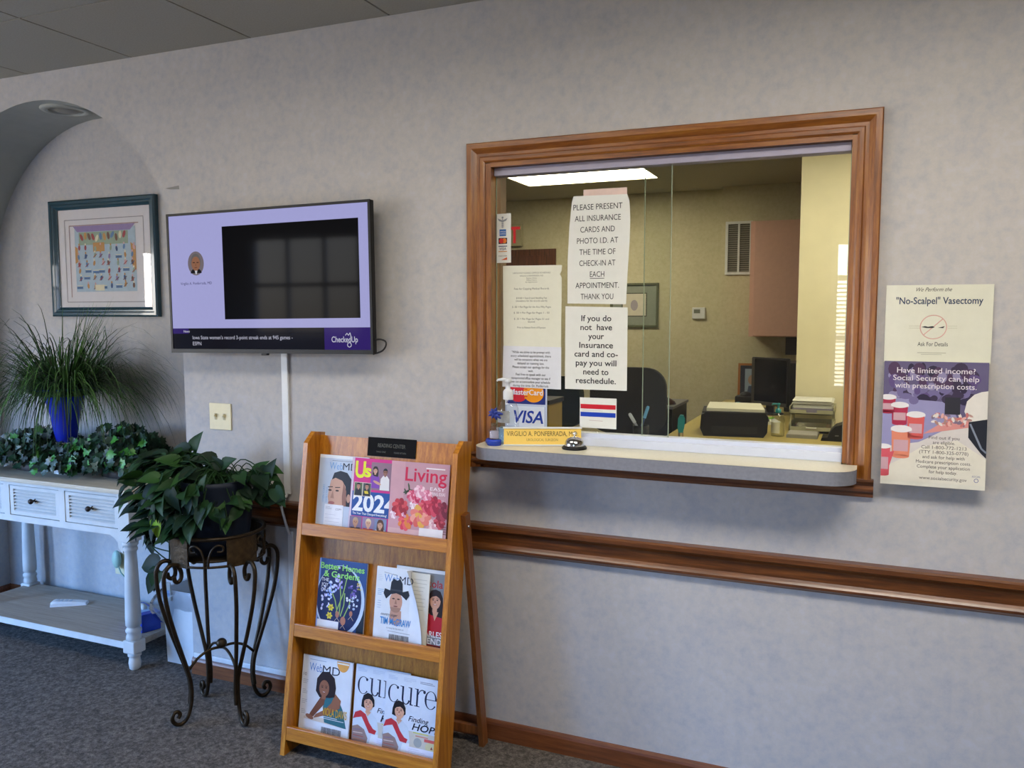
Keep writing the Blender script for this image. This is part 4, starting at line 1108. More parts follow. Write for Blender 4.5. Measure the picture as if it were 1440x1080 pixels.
def mag(name, label, x0, s0, n, w, h, art, cover='#cdd4dc', th=0.005, tilt=0.0):
    """a magazine standing on a shelf: x0,s0 its lower left corner on the rack face, n its depth in front of the face plane"""
    F = RK @ Matrix.Translation((x0, s0, n)) @ Matrix.Rotation(math.radians(tilt), 4, 'Z')
    b = F @ Vector((w / 2, 0, 0))
    t = thing('magazine', label, 'magazine', tuple(b), 'magazines on the oak rack')
    mb = MB(F); mb.box(0.0006, 0.0006, -th + 0.0005, w - 0.0006, h - 0.0006, -0.0003, c('#c9c8c2')); mb.build('pages', t)
    mb = MB(F); mb.box(0, 0, -0.0006, w, h, 0, c(cover)); mb.box(0, 0, -th, w, h, -th + 0.0005, c(cover)); mb.box(-0.0008, 0, -th, 0, h, 0, c(cover))
    mb.clip = (0, 0, w, h); art(mb, w, h); mb.build('cover', t)
    return t
def barcode(a, x, y, w, h, z=0.0008):
    r = random.Random(3); k = x
    while k < x + w:
        d = r.uniform(0.0008, 0.0022); a.rect(k, y, min(k + d, x + w), y + h, c('#3a3c44'), z); k += d + r.uniform(0.0006, 0.0016)
def lines(a, x, y, w, n, dy, col, z=0.0006, t_=0.0016, seed=1):
    r = random.Random(seed)
    for i in range(n): a.rect(x, y - i * dy, x + w * r.uniform(0.6, 1.0), y - i * dy + t_, c(col), z)

def art_webmd_top(a, w, h):
    a.rect(0, h - 0.012, w, h, c('#dfe3e6')); a.line([(0.055, h - 0.020), (0.15, h - 0.020)], 0.0015, c('#6a6f78'))
    a.text('Web', 0.045, h - 0.052, 0.026, c('#6c9bd0'), 0.0005, width=0.058); a.text('MD', 0.104, h - 0.052, 0.026, c('#1b2136'), 0.0005, width=0.062)
    a.text('STEPH CURRY', 0.030, 0.105, 0.008, c('#6f9ccc'), 0.0006, rot=PI / 2, width=0.065); a.text('FAMILY FIRST', 0.043, 0.105, 0.006, c('#6f9ccc'), 0.0006, rot=PI / 2, width=0.055)
    # half-hidden portrait
    a.poly([(0.058, 0.188), (0.068, 0.215), (0.095, 0.224), (0.125, 0.218), (0.145, 0.195), (0.150, 0.14), (0.150, 0.095), (0.115, 0.095), (0.112, 0.170), (0.075, 0.192)], c('#17161a'), 0.0007)
    a.poly([(0.046, 0.125), (0.049, 0.155), (0.056, 0.188), (0.075, 0.197), (0.105, 0.188), (0.121, 0.168), (0.128, 0.125), (0.126, 0.095), (0.048, 0.095), (0.050, 0.108)], c('#c2977f'), 0.0009)
    a.poly([(0.112, 0.18), (0.126, 0.15), (0.128, 0.095), (0.112, 0.095), (0.108, 0.13)], c('#8a6050'), 0.0010)
    for x in (0.054, 0.086): a.ell(x, 0.150, 0.008, 0.0032, c('#3a2a24'), 0.0011, n=10); a.line([(x - 0.010, 0.161), (x + 0.012, 0.163)], 0.003, c('#2b211d'), 0.0011)
    a.poly([(0.058, 0.122), (0.074, 0.120), (0.067, 0.152)], c('#a57a64'), 0.0011); a.ell(0.064, 0.104, 0.014, 0.006, c('#a0605a'), 0.0011, n=12); a.ell(0.137, 0.125, 0.008, 0.016, c('#b58a74'), 0.0011, n=12)
    a.rect(0.035, 0.0, 0.118, 0.098, c('#dfe2ea'), 0.0013); lines(a, 0.04, 0.088, 0.03, 3, 0.004, '#8c92a0', 0.0015, 0.001); a.text('COPY', 0.085, 0.078, 0.007, c('#55596a'), 0.0015); lines(a, 0.04, 0.06, 0.07, 3, 0.013, '#b3b8c8', 0.0015, 0.001)
def art_us(a, w, h):
    a.rect(0, 0, 0.010, h, c('#cfc3d3')); a.rect(0.008, 0, w, h, c('#c8267f'))
    a.text('U', 0.014, h - 0.070, 0.058, c('#dfe21e'), 0.0006, width=0.044, bold=0.03); a.text('s', 0.052, h - 0.066, 0.046, c('#dfe21e'), 0.0006, width=0.030, bold=0.03); a.text('WEEKLY', 0.057, h - 0.028, 0.006, c('#274a8c'), 0.0007, width=0.026)
    a.rect(0.082, h - 0.112, w, h - 0.012, c('#8a6a7a'), 0.0007)
    for x, y, k, hc, sk, st_ in ((0.098, h - 0.105, '#7d3fa6', '#2b1d1a', '#c99a80', 'long'), (0.140, h - 0.110, '#dcd8d8', '#191919', '#8c5f4a', 'short')):
        a.poly([(x - 0.018, y), (x - 0.016, y + 0.040), (x - 0.006, y + 0.052), (x + 0.010, y + 0.052), (x + 0.020, y + 0.040), (x + 0.022, y)], c(k), 0.0009)
        face(a, x + 0.002, y + 0.064, 0.012, sk, hc, 0.0010, st_)
    a.ell(0.110, h - 0.085, 0.018, 0.005, c('#c99a80'), 0.0012, rot=-20)
    a.rect(0.008, 0.068, w, 0.158, c('#1d4a93'), 0.0008)
    a.text('2024', 0.012, 0.088, 0.060, c('#e6e9ee'), 0.0011, width=0.182, bold=0.03); a.text('The Year That Changed Everything!', 0.014, 0.074, 0.0075, c('#e6e9ee'), 0.0011, width=0.145, bold=0.01)
    a.rect(0.014, 0.140, 0.086, 0.190, c('#d5c9bd'), 0.0012)
    for x0, bg in ((0.016, '#57633f'), (0.052, '#4b4f4a')):
        a.rect(x0, 0.142, x0 + 0.033, 0.188, c(bg), 0.0013); a.poly([(x0 + 0.002, 0.142), (x0 + 0.006, 0.166), (x0 + 0.027, 0.166), (x0 + 0.032, 0.142)], c('#1c1b20'), 0.0014)
        face(a, x0 + 0.017, 0.176, 0.010, '#b98467', '#241a17', 0.0015, 'short')
    a.poly([(0.062, 0.150), (0.058, 0.160), (0.074, 0.160), (0.078, 0.150)], c('#d8c22c'), 0.0023)
    for k, (x, sk, hc, top, st_) in enumerate(((0.030, '#b98a6a', '#b0977c', '#1b1b1f', 'short'), (0.085, '#d0a286', '#d9c8a0', '#b8322c', 'short'), (0.135, '#c79a7e', '#5a3a26', '#d9d4d8', 'long'))):
        a.rect(x - 0.026, 0.0, x + 0.026, 0.066, c(('#7a6a86', '#8a7a9a', '#7a86a8')[k]), 0.0009)
        a.poly([(x - 0.025, 0.0), (x - 0.020, 0.026), (x + 0.020, 0.026), (x + 0.025, 0.0)], c(top), 0.0011); face(a, x, 0.044, 0.015, sk, hc, 0.0012, st_)
        a.rect(x - 0.012, 0.006, x + 0.012, 0.014, c('#e0c83a'), 0.0021)
def art_living(a, w, h):
    a.rect(0, 0, w, h, c('#c497a0')); a.rect(0, 0, w, 0.042, c('#cfa9ab'), 0.0005); a.rect(0.055, 0.042, w, h, c('#b88d98'), 0.0005)
    a.text('Living', 0.058, h - 0.066, 0.048, c('#c22047'), 0.0008, width=0.166, bold=0.012); a.rect(0.140, h - 0.020, w - 0.018, h - 0.016, c('#e2dade'), 0.0008)
    a.text('EASY', w - 0.014, h - 0.094, 0.012, c('#eadfe4'), 0.0009, 'r', 0.058); a.text('SPRING IDEAS', w - 0.012, h - 0.110, 0.011, c('#eadfe4'), 0.0009, 'r', 0.060); lines(a, w - 0.072, h - 0.120, 0.06, 2, 0.006, '#d9c5cc', 0.0009, 0.0012)
    r = random.Random(9)
    for k in range(14): a.ell(0.060 + r.uniform(0, 0.03), 0.175 + r.uniform(-0.01, 0.02), 0.012, 0.0035, c('#4b5a44'), 0.0009, n=8, rot=r.uniform(0, 180))
    for k in range(9): a.ell(r.uniform(0.05, 0.17), r.uniform(0.07, 0.15), 0.014, 0.006, c('#3e4636'), 0.0010, n=8, rot=r.uniform(0, 180))
    def bloom(x, y, rr, cols, z):
        for k in range(9):
            aa = 2 * PI * k / 9; a.ell(x + rr * 0.55 * math.cos(aa), y + rr * 0.55 * math.sin(aa), rr * 0.55, rr * 0.38, c(cols[k % len(cols)]), z + 0.00004 * k, n=10, rot=math.degrees(aa))
        for k in range(5):
            aa = 2 * PI * k / 5 + 0.4; a.ell(x + rr * 0.22 * math.cos(aa), y + rr * 0.22 * math.sin(aa), rr * 0.36, rr * 0.24, c(cols[(k + 1) % len(cols)]), z + 0.0005 + 0.00004 * k, n=10, rot=math.degrees(aa))
        a.ell(x, y, rr * 0.16, rr * 0.16, c(cols[-1]), z + 0.0008, n=10)
    for x, y, rr, cols in ((0.090, 0.160, 0.020, ('#d86a82', '#e7a0ae', '#c94a66')), (0.120, 0.178, 0.022, ('#e3b4c2', '#eccad2', '#d48aa0')), (0.150, 0.165, 0.020, ('#dd8ea2', '#e9b9c6', '#c96a84')), (0.105, 0.150, 0.018, ('#d4476a', '#e58aa0', '#b83052')),
                           (0.045, 0.115, 0.032, ('#b8343c', '#cf4d50', '#9c2832')), (0.178, 0.130, 0.034, ('#b52f42', '#c8475a', '#96243a')), (0.215, 0.115, 0.032, ('#8a3040', '#a23c4c', '#742636')), (0.145, 0.125, 0.026, ('#c43a4e', '#d8606e', '#a82a40')),
                           (0.100, 0.128, 0.016, ('#e6cfd6', '#eadde0', '#d8b4c0')), (0.022, 0.090, 0.016, ('#e2c9d2', '#ead8de', '#d4a8b8')), (0.130, 0.092, 0.040, ('#d8796e', '#e39a8a', '#cf5f58', '#d8a24a')), (0.070, 0.065, 0.028, ('#c93a50', '#dc5a62', '#d8803c')),
                           (0.180, 0.062, 0.026, ('#d8b8bc', '#e4cacc', '#c8949e')), (0.060, 0.092, 0.014, ('#e0b6c4', '#ead0d8', '#cf8ea4')), (0.205, 0.075, 0.022, ('#a83440', '#c0505a', '#8c2834'))):
        bloom(x, y, rr, cols, 0.0012 + 0.0006 * (rr * 20 % 1))
    for k in range(4): a.rect(0.190, 0.036 + k * 0.008, w, 0.041 + k * 0.008, c('#8c6a72'), 0.0011)
    a.rect(0.128, 0.0, 0.222, 0.052, c('#dcd9dc'), 0.0030)
def art_garden(a, w, h):
    a.rect(0, 0, 0.008, h, c('#7c94c8')); a.rect(0.006, 0, w, h, c('#2b4a84')); a.ell(0.098, 0.120, 0.106, 0.128, c('#b9cbe2'), 0.0006, n=40); a.ell(0.094, 0.124, 0.097, 0.122, c('#182350'), 0.0008, n=40); a.rect(w - 0.030, 0, w, 0.10, c('#1c2430'), 0.0005)
    a.text('Better Homes', 0.006, h - 0.036, 0.022, c('#8fd46a'), 0.0014, width=0.19, bold=0.018); a.text('& Gardens', 0.022, h - 0.064, 0.022, c('#8fd46a'), 0.0014, width=0.155, bold=0.018)
    for k, tx in enumerate(('THE', 'JOY', 'OF IT')): a.text(tx, 0.014, h - 0.082 - k * 0.018, 0.012, c('#dcdce8'), 0.0014, bold=0.01)
    a.text('50', w - 0.038, h - 0.085, 0.012, c('#e0c93a'), 0.0014, bold=0.01); a.text('ideas', w - 0.036, h - 0.097, 0.007, c('#e0c93a'), 0.0014)
    r = random.Random(5)
    for x0, y0, x1, y1 in ((0.085, 0.075, 0.125, 0.215), (0.100, 0.070, 0.092, 0.200), (0.118, 0.060, 0.150, 0.160), (0.090, 0.080, 0.055, 0.160), (0.105, 0.065, 0.118, 0.150)): a.line([(x0, y0), ((x0 + x1) / 2 + 0.006, (y0 + y1) / 2), (x1, y1)], 0.004, c('#8fae5c'), 0.0010)
    for cx, cy, n, cols in ((0.060, 0.155, 26, ('#9db2e6', '#c9d3f0', '#7f95d8')), (0.090, 0.195, 16, ('#8f86cc', '#b9b0e0', '#a79ad8')), (0.032, 0.120, 18, ('#b9b6e4', '#d3d6f0', '#9aa0d8')), (0.155, 0.160, 18, ('#6a5aa8', '#8a7ac0', '#54468c')), (0.150, 0.125, 14, ('#c8d2e6', '#e0e4ee', '#9fb0d0'))):
        for k in range(n): a.ell(cx + r.gauss(0, 0.011), cy + r.gauss(0, 0.016), r.uniform(0.004, 0.007), r.uniform(0.003, 0.005), c(r.choice(cols)), 0.0012 + 0.00002 * k, n=7, rot=r.uniform(0, 180))
    for x, y in ((0.062, 0.092), (0.058, 0.062)):
        for k in range(6): aa = k * PI / 3; a.ell(x + 0.008 * math.cos(aa), y + 0.008 * math.sin(aa), 0.006, 0.004, c('#cfc33a'), 0.0013, n=8, rot=math.degrees(aa))
        a.ell(x, y, 0.005, 0.005, c('#b08c22'), 0.0015, n=8)
    for x, y, rr in ((0.092, 0.070, 0.012), (0.118, 0.050, 0.016), (0.150, 0.080, 0.010)): a.ell(x, y, rr * 0.7, rr, c('#a9705a'), 0.0013, n=12); a.line([(x - 0.01, y - rr - 0.012), (x, y - rr), (x + 0.012, y - rr - 0.014)], 0.0015, c('#c9b49a'), 0.0013)
    a.rect(0.006, 0.0, 0.100, 0.044, c('#dddfe4'), 0.0018)
def art_cowboy(a, w, h):
    a.rect(0, 0, w, h, c('#d4dae2')); a.line([(0.030, h - 0.018), (w - 0.055, h - 0.024)], 0.002, c('#4a505c'))
    a.text('Web', 0.032, h - 0.050, 0.027, c('#5a87c4'), 0.0005, width=0.062); a.text('MD', 0.094, h - 0.052, 0.027, c('#151b30'), 0.0005, width=0.056)
    lines(a, 0.008, h - 0.03, 0.02, 4, 0.006, '#a7b3c4', 0.0005, 0.001); lines(a, 0.008, 0.185, 0.026, 4, 0.006, '#7fa6c8', 0.0005, 0.002, 2); lines(a, 0.010, 0.145, 0.020, 4, 0.008, '#9ab0cc', 0.0005, 0.002, 4)
    x, y = 0.085, 0.150
    a.poly([(x - 0.024, y - 0.075), (x - 0.020, y - 0.030), (x + 0.024, y - 0.030), (x + 0.026, y - 0.07), (x + 0.010, y - 0.085), (x - 0.006, y - 0.080)], c('#b98f7c'), 0.0007)
    a.ell(x, y, 0.026, 0.036, c('#c0917b'), 0.0009, n=24); a.ell(x, y - 0.020, 0.022, 0.018, c('#a07a68'), 0.0010, 180, 360)
    for s_ in (-1, 1): a.ell(x + s_ * 0.010, y + 0.010, 0.006, 0.0024, c('#35261f'), 0.0012, n=10)
    a.poly([(x - 0.005, y - 0.008), (x + 0.005, y - 0.008), (x, y + 0.010)], c('#99705e'), 0.0012); a.ell(x, y - 0.016, 0.009, 0.0025, c('#7c4b44'), 0.0012, n=10)
    HB = c('#222329')
    a.poly([(x - 0.048, y + 0.042), (x - 0.052, y + 0.024), (x - 0.040, y + 0.006), (x - 0.022, y + 0.024), (x, y + 0.030), (x + 0.022, y + 0.024), (x + 0.042, y + 0.010), (x + 0.054, y + 0.028), (x + 0.048, y + 0.044), (x + 0.022, y + 0.036), (x - 0.022, y + 0.036)], HB, 0.0014)
    a.poly([(x - 0.026, y + 0.034), (x - 0.023, y + 0.066), (x - 0.014, y + 0.080), (x, y + 0.074), (x + 0.014, y + 0.080), (x + 0.023, y + 0.066), (x + 0.026, y + 0.034)], HB, 0.0015); a.line([(x - 0.025, y + 0.040), (x + 0.025, y + 0.040)], 0.006, c('#3a3a42'), 0.0016)
    a.text('country singer', 0.028, 0.098, 0.010, c('#3a3f4c'), 0.0017, width=0.068, shear=0.3)
    a.text('TIM McGRAW', 0.026, 0.068, 0.024, c('#3f86c6'), 0.0018, width=0.125, bold=0.015); a.text('is ready for his next act', 0.055, 0.054, 0.006, c('#6a7280'), 0.0017, width=0.07)
    a.line([(0.06, 0.046), (0.15, 0.044)], 0.0014, c('#8a8f9a'), 0.0017); barcode(a, 0.066, 0.008, 0.082, 0.028)
def art_today(a, w, h):
    a.rect(0, 0, w, h, c('#7d8288')); a.rect(0, h - 0.012, w, h, c('#d0d4d8'), 0.0005); a.text('cola', w - 0.072, h - 0.060, 0.026, c('#a02c34'), 0.0007, width=0.060, bold=0.012)
    x, y = w - 0.032, 0.172
    a.poly([(w - 0.078, 0.052), (w - 0.074, 0.11), (w - 0.05, 0.134), (w - 0.002, 0.134), (w, 0.12), (w, 0.052)], c('#b3202c'), 0.0008)
    face(a, x - 0.006, y, 0.030, '#c9967c', '#2a1c1a', 0.0010, 'long'); a.poly([(x - 0.014, 0.134), (x + 0.010, 0.134), (x - 0.004, 0.102)], c('#c9967c'), 0.0018)
    a.text('CHARLES', w - 0.004, 0.046, 0.020, c('#e2e2e4'), 0.0012, 'r', 0.105, bold=0.015); a.text('FRIEND', w - 0.004, 0.022, 0.020, c('#e2e2e4'), 0.0012, 'r', 0.095, bold=0.015)
    a.rect(0, 0, w, 0.016, c('#19191d'), 0.0008); a.rect(0.1, 0.016, w, 0.020, c('#8a2a34'), 0.0009)
def art_seated(a, w, h):
    a.rect(0, 0, w, h, c('#d2d6dd')); a.text('Web', 0.030, h - 0.054, 0.030, c('#4f78b4'), 0.0005, width=0.056); a.text('MD', 0.088, h - 0.056, 0.030, c('#171d32'), 0.0005, width=0.075)
    lines(a, 0.03, h - 0.014, 0.11, 1, 0.01, '#8fa0b8', 0.0005, 0.0022)
    a.ell(0.175, h - 0.003, 0.027, 0.036, c('#d69a4c'), 0.0008, 180, 360); a.rect(0.150, h - 0.012, 0.200, h - 0.007, c('#e8ded0'), 0.0009)
    a.text('10', 0.006, h - 0.075, 0.012, c('#5a6070'), 0.0005)
    for k in range(4): lines(a, 0.006, h - 0.09 - 0.036 * k, 0.024, 3, 0.006, '#98a2b2', 0.0005, 0.0018, k)
    S1, S2 = c('#8a5a42'), c('#70442f')
    a.poly([(0.020, 0.060), (0.060, 0.070), (0.13, 0.062), (0.19, 0.055), (0.20, 0.045), (0.02, 0.052)], c('#cdbfae'), 0.0006)
    a.poly([(0.105, 0.155), (0.130, 0.160), (0.165, 0.140), (0.185, 0.11), (0.205, 0.045), (0.11, 0.052), (0.10, 0.10)], c('#2f6670'), 0.0008)
    a.poly([(0.088, 0.140), (0.108, 0.145), (0.104, 0.115), (0.062, 0.066), (0.040, 0.058), (0.045, 0.074)], S2, 0.0010)
    a.poly([(0.150, 0.160), (0.176, 0.140), (0.172, 0.112), (0.120, 0.080), (0.080, 0.066), (0.062, 0.060), (0.072, 0.076), (0.110, 0.098), (0.135, 0.125)], S1, 0.0012)
    a.ell(0.045, 0.062, 0.018, 0.008, S1, 0.0013, rot=-15)
    x, y = 0.107, 0.178
    H_ = c('#241618')
    a.poly([(x - 0.042, y - 0.020), (x - 0.040, y + 0.025), (x - 0.020, y + 0.052), (x + 0.010, y + 0.056), (x + 0.036, y + 0.036), (x + 0.044, y + 0.002), (x + 0.040, y - 0.030), (x + 0.020, y - 0.036), (x - 0.024, y - 0.040)], H_, 0.0014)
    face(a, x - 0.006, y - 0.004, 0.031, '#8a5a42', '#241618', 0.0016, 'none', True, '#7a2f2c'); a.poly([(x - 0.034, y + 0.012), (x - 0.024, y + 0.040), (x + 0.014, y + 0.036), (x + 0.024, y + 0.004), (x + 0.006, y + 0.026), (x - 0.014, y + 0.026)], H_, 0.0024)
    a.text('VIOLA DAVIS', 0.100, 0.078, 0.028, c('#c79a2c'), 0.0022, width=0.105, bold=0.01); lines(a, 0.10, 0.072, 0.10, 2, 0.006, '#cfd6da', 0.0022, 0.0022)
    a.rect(0.0, 0.0, w, 0.046, c('#d6dae0'), 0.0014); barcode(a, 0.10, 0.010, 0.085, 0.026, 0.0018)
def cure_title(a, x, y, z, m):
    """tall old-style lower-case title drawn with thick and thin strokes"""
    def arc(cx, cy, rx, ry, a0, a1, thick, thin, n=22):
        vs = []; fs = []
        for i in range(n + 1):
            t = math.radians(a0 + (a1 - a0) * i / n); k = thin + (thick - thin) * abs(math.cos(t)) ** 1.4
            vs += [(cx + rx * math.cos(t), cy + ry * math.sin(t), z), (cx + (rx - k) * math.cos(t), cy + (ry - min(k, thin * 2)) * math.sin(t), z)]
        for i in range(n): fs.append((2 * i, 2 * i + 2, 2 * i + 3, 2 * i + 1))
        a.add(vs, fs, m)
    H = 0.060
    arc(x + 0.024, y + H / 2, 0.024, H / 2 + 0.001, 48, 322, 0.0075, 0.0016); a.ell(x + 0.038, y + H * 0.86, 0.0045, 0.0050, m, z)
    ux = x + 0.054
    a.poly([(ux - 0.006, y + H), (ux + 0.0085, y + H), (ux + 0.0085, y + 0.018), (ux + 0.0015, y + 0.018), (ux + 0.0015, y + H - 0.003), (ux - 0.006, y + H - 0.002)], m, z)
    arc(ux + 0.0185, y + 0.020, 0.0170, 0.021, 180, 345, 0.0070, 0.0030)
    a.poly([(ux + 0.026, y + H), (ux + 0.041, y + H), (ux + 0.041, y + 0.004), (ux + 0.048, y + 0.002), (ux + 0.048, y), (ux + 0.0345, y), (ux + 0.0345, y + H - 0.003), (ux + 0.026, y + H - 0.002)], m, z)
    rx_ = x + 0.112
    a.poly([(rx_ - 0.006, y + H), (rx_ + 0.0085, y + H), (rx_ + 0.0085, y + 0.003), (rx_ + 0.016, y + 0.002), (rx_ + 0.016, y), (rx_ - 0.006, y), (rx_ - 0.006, y + 0.002), (rx_ + 0.0015, y + 0.003), (rx_ + 0.0015, y + H - 0.003), (rx_ - 0.006, y + H - 0.002)], m, z)
    arc(rx_ + 0.024, y + H - 0.022, 0.017, 0.022, 62, 170, 0.0030, 0.0035); a.ell(rx_ + 0.032, y + H - 0.007, 0.0052, 0.0058, m, z)
    ex = x + 0.146
    arc(ex + 0.024, y + H / 2, 0.024, H / 2 + 0.001, 0, 325, 0.0075, 0.0016); a.rect(ex + 0.004, y + H * 0.5, ex + 0.047, y + H * 0.5 + 0.0022, m, z)
def art_cure(a, w, h):
    a.rect(0, 0, w, h, c('#c9d2e0')); lines(a, 0.008, h - 0.012, 0.04, 3, 0.005, '#a3b4d0', 0.0005, 0.0018); lines(a, 0.07, h - 0.012, 0.05, 3, 0.005, '#b0bccf', 0.0005, 0.0018, 2); lines(a, 0.135, h - 0.016, 0.07, 2, 0.005, '#7f8798', 0.0005, 0.0022, 3)
    cure_title(a, 0.010, h - 0.100, 0.0006, c('#1b2340'))
    a.rect(0, 0.0, w, 0.092, c('#c3bfb4'), 0.0007)
    x, y = 0.060, 0.152
    a.poly([(0.0, 0.0), (0.0, 0.110), (0.020, 0.122), (0.046, 0.124), (0.075, 0.122), (0.100, 0.100), (0.108, 0.06), (0.105, 0.0)], c('#c2cedb'), 0.0009)
    a.poly([(0.0, 0.088), (0.008, 0.112), (0.030, 0.122), (0.052, 0.112), (0.068, 0.085), (0.086, 0.066), (0.100, 0.062), (0.095, 0.048), (0.070, 0.050), (0.050, 0.080), (0.036, 0.100), (0.014, 0.094)], c('#b8323a'), 0.0011)
    a.poly([(0.0, 0.0), (0.0, 0.062), (0.022, 0.070), (0.050, 0.058), (0.066, 0.030), (0.060, 0.0)], c('#8f7a74'), 0.0012); 
    for k in range(5): a.line([(0.004, 0.012 + k * 0.010), (0.056 - k * 0.004, 0.008 + k * 0.012)], 0.003, c(('#6a4a6a', '#b07c64', '#9c5a54', '#cbb6ac', '#7a6a86')[k]), 0.0013)
    a.poly([(0.070, 0.0), (0.080, 0.045), (0.108, 0.05), (0.110, 0.0)], c('#d9dfe6'), 0.0013)
    a.poly([(0.048, 0.122), (0.060, 0.105), (0.074, 0.122)], c('#d8a98c'), 0.0012)
    face(a, x, y, 0.027, '#cf9d82', '#1d1719', 0.0015, 'bob', True, '#a02c30')
    a.text('Finding', 0.098, 0.125, 0.018, c('#20243a'), 0.0016, width=0.080, shear=0.3); a.text('HOPE', 0.114, 0.098, 0.023, c('#14182c'), 0.0016, width=0.112, shear=0.25, bold=0.01)
    lines(a, 0.12, 0.088, 0.09, 1, 0.01, '#c9c46a', 0.0016, 0.004); lines(a, 0.13, 0.078, 0.075, 1, 0.01, '#c98a7a', 0.0016, 0.004); a.rect(0.165, 0.066, 0.212, 0.076, c('#d0605c'), 0.0016)
    a.ell(0.14, 0.058, 0.016, 0.016, c('#9aa0a0'), 0.0015); a.ell(0.20, 0.05, 0.03, 0.02, c('#ccc59a'), 0.0014); a.poly([(0.19, 0.045), (0.20, 0.045), (0.195, 0.055)], c('#8a3a34'), 0.0017)
    a.rect(0.095, 0.0, 0.205, 0.040, c('#d8dbea'), 0.0019); lines(a, 0.105, 0.032, 0.07, 3, 0.006, '#b4b8c8', 0.0021, 0.001)

MH = 0.272
mag('magazine', 'pale blue magazine with a close-up male portrait, leftmost on the top tier', -1.866, 0.8145, -0.056, 0.212, MH + 0.008, art_webmd_top, '#b9c6d8', 0.006)
mag('magazine', 'pink magazine with a big white year on a blue band, top tier', -1.716, 0.8145, -0.048, 0.200, MH + 0.006, art_us, '#c8267f', 0.005)
mag('magazine', 'pink magazine with a bouquet of red flowers, rightmost on the top tier', -1.542, 0.8145, -0.036, 0.233, MH + 0.006, art_living, '#c497a0', 0.006)
mag('magazine', 'dark blue gardening magazine with spring bulbs, alone at left of the middle tier', -1.834, 0.4465, -0.058, 0.206, MH - 0.006, art_garden, '#2b4a84', 0.007)
mag('magazine', 'magazine with a smiling woman in red, half hidden at right of the middle tier', -1.508, 0.4465, -0.062, 0.200, MH + 0.004, art_today, '#7d8288', 0.006)
tc = mag('magazine', 'white magazine with a man in a black cowboy hat, its cover curling open', -1.581, 0.4465, -0.050, 0.140, MH - 0.006, art_cowboy, '#d4dae2', 0.006)
# its lifted right edge: the cover curls away and shows the first inside page
F = RK @ Matrix.Translation((-1.581, 0.4465, -0.050))
mb = MB(F); vs = []; fs = []; nr, nc = 9, 8
for i in range(nr):
    v = i / (nr - 1) * (MH - 0.006); ex = 0.206 - 0.078 * (v / MH) ** 1.8
    for j in range(nc):
        u = j / (nc - 1); vs.append((0.140 + (ex - 0.140) * u if ex > 0.14 else 0.140 - (0.140 - ex) * u, v, 0.0003 + 0.013 * u ** 1.6 + 0.006 * u * v / MH))
for i in range(nr - 1):
    for j in range(nc - 1): fs.append((i * nc + j, i * nc + j + 1, (i + 1) * nc + j + 1, (i + 1) * nc + j))
mb.add(vs, fs, c('#d4dae2'), True); mb.build('curling_cover', tc)
mb = MB(F); mb.box(0.1405, 0.0, -0.006, 0.214, MH - 0.012, -0.001, c('#d0cec4')); lines(mb, 0.150, MH - 0.035, 0.058, 9, 0.013, '#a5a49c', -0.0008, 0.0016, 6); mb.build('inside_page', tc)
mag('magazine', 'white magazine with a seated woman in a teal dress, leftmost on the bottom tier', -1.873, 0.0745, -0.055, 0.216, MH + 0.008, art_seated, '#d2d6dd', 0.006)
mag('magazine', 'left one of two matching magazines with a woman in a red-striped jacket', -1.645, 0.0745, -0.060, 0.222, MH + 0.008, art_cure, '#c9d2e0', 0.004)
mag('magazine', 'right one of two matching magazines with a woman in a red-striped jacket', -1.512, 0.0745, -0.050, 0.212, MH + 0.006, art_cure, '#c9d2e0', 0.004)
# ------------------------------------------------------------------ counter
CT_Z = 1.135
t = thing('counter', 'cream laminate transaction counter with grey rounded edge under the pass-through window', 'counter', (-0.645, -0.05, 1.09))
def counter_poly(x0, x1, yf, yb, r):
    pts = []
    for cx, cy, a0 in ((x0 + r, yf + r, 180), (x1 - r, yf + r, 270)):
        for i in range(11):
            a = math.radians(a0 + 90 * i / 10); pts.append((cx + r * math.cos(a), cy + r * math.sin(a)))
    return pts + [(x1, -0.026), (WX1 - 0.016, -0.026), (WX1 - 0.016, yb), (WX0 + 0.016, yb), (WX0 + 0.016, -0.026), (x0, -0.026)]
pts = counter_poly(-1.258, -0.008, -0.176, 0.30, 0.085)
mb = MB(); n = len(pts)
mb.add([(x, y, CT_Z) for x, y in pts], [tuple(range(n))], LAMW); mb.build('laminate_top', t)
mb = MB(); vs = [(x, y, CT_Z - 0.0008) for x, y in pts] + [(x, y, CT_Z - 0.042) for x, y in pts]
fs = [(i, n + i, n + (i + 1) % n, (i + 1) % n) for i in range(n)] + [tuple(range(n, 2 * n))[::-1], tuple(range(n))]
mb.add(vs, fs, LAMG); mb.build('slab_edge', t)

# nameplate
NPB = plain('brass_nameplate', '#edc861', 0.3, 0.03, 20)
F = frame((-1.155, -0.100, CT_Z + 0.0006), (0.262, 0.105, 0), (0.0, 0.25, 1))
t = thing('nameplate', 'brass-coloured desk nameplate standing on the counter beside the service bell', 'nameplate', (-1.03, -0.05, CT_Z))
mb = MB(F); mb.box(0, 0.002, -0.003, 0.272, 0.062, 0.0, NPB)
NPI = plain('engraved_dark_ink', '#5f4a1c', 0.5)
mb.text('VIRGILIO A. PONFERRADA, M.D.', 0.010, 0.034, 0.017, NPI, 0.0006, width=0.252); mb.text('UROLOGICAL SURGEON', 0.080, 0.016, 0.0095, plain('engraved_fine_ink', '#93773a', 0.5), 0.0006, width=0.110)
mb.build('plate', t)
mb = MB(F); mb.box(-0.003, 0.0, -0.030, 0.275, 0.004, 0.004, WPLAS); mb.box(-0.003, 0.060, -0.006, 0.275, 0.066, 0.004, WPLAS); mb.build('holder', t)

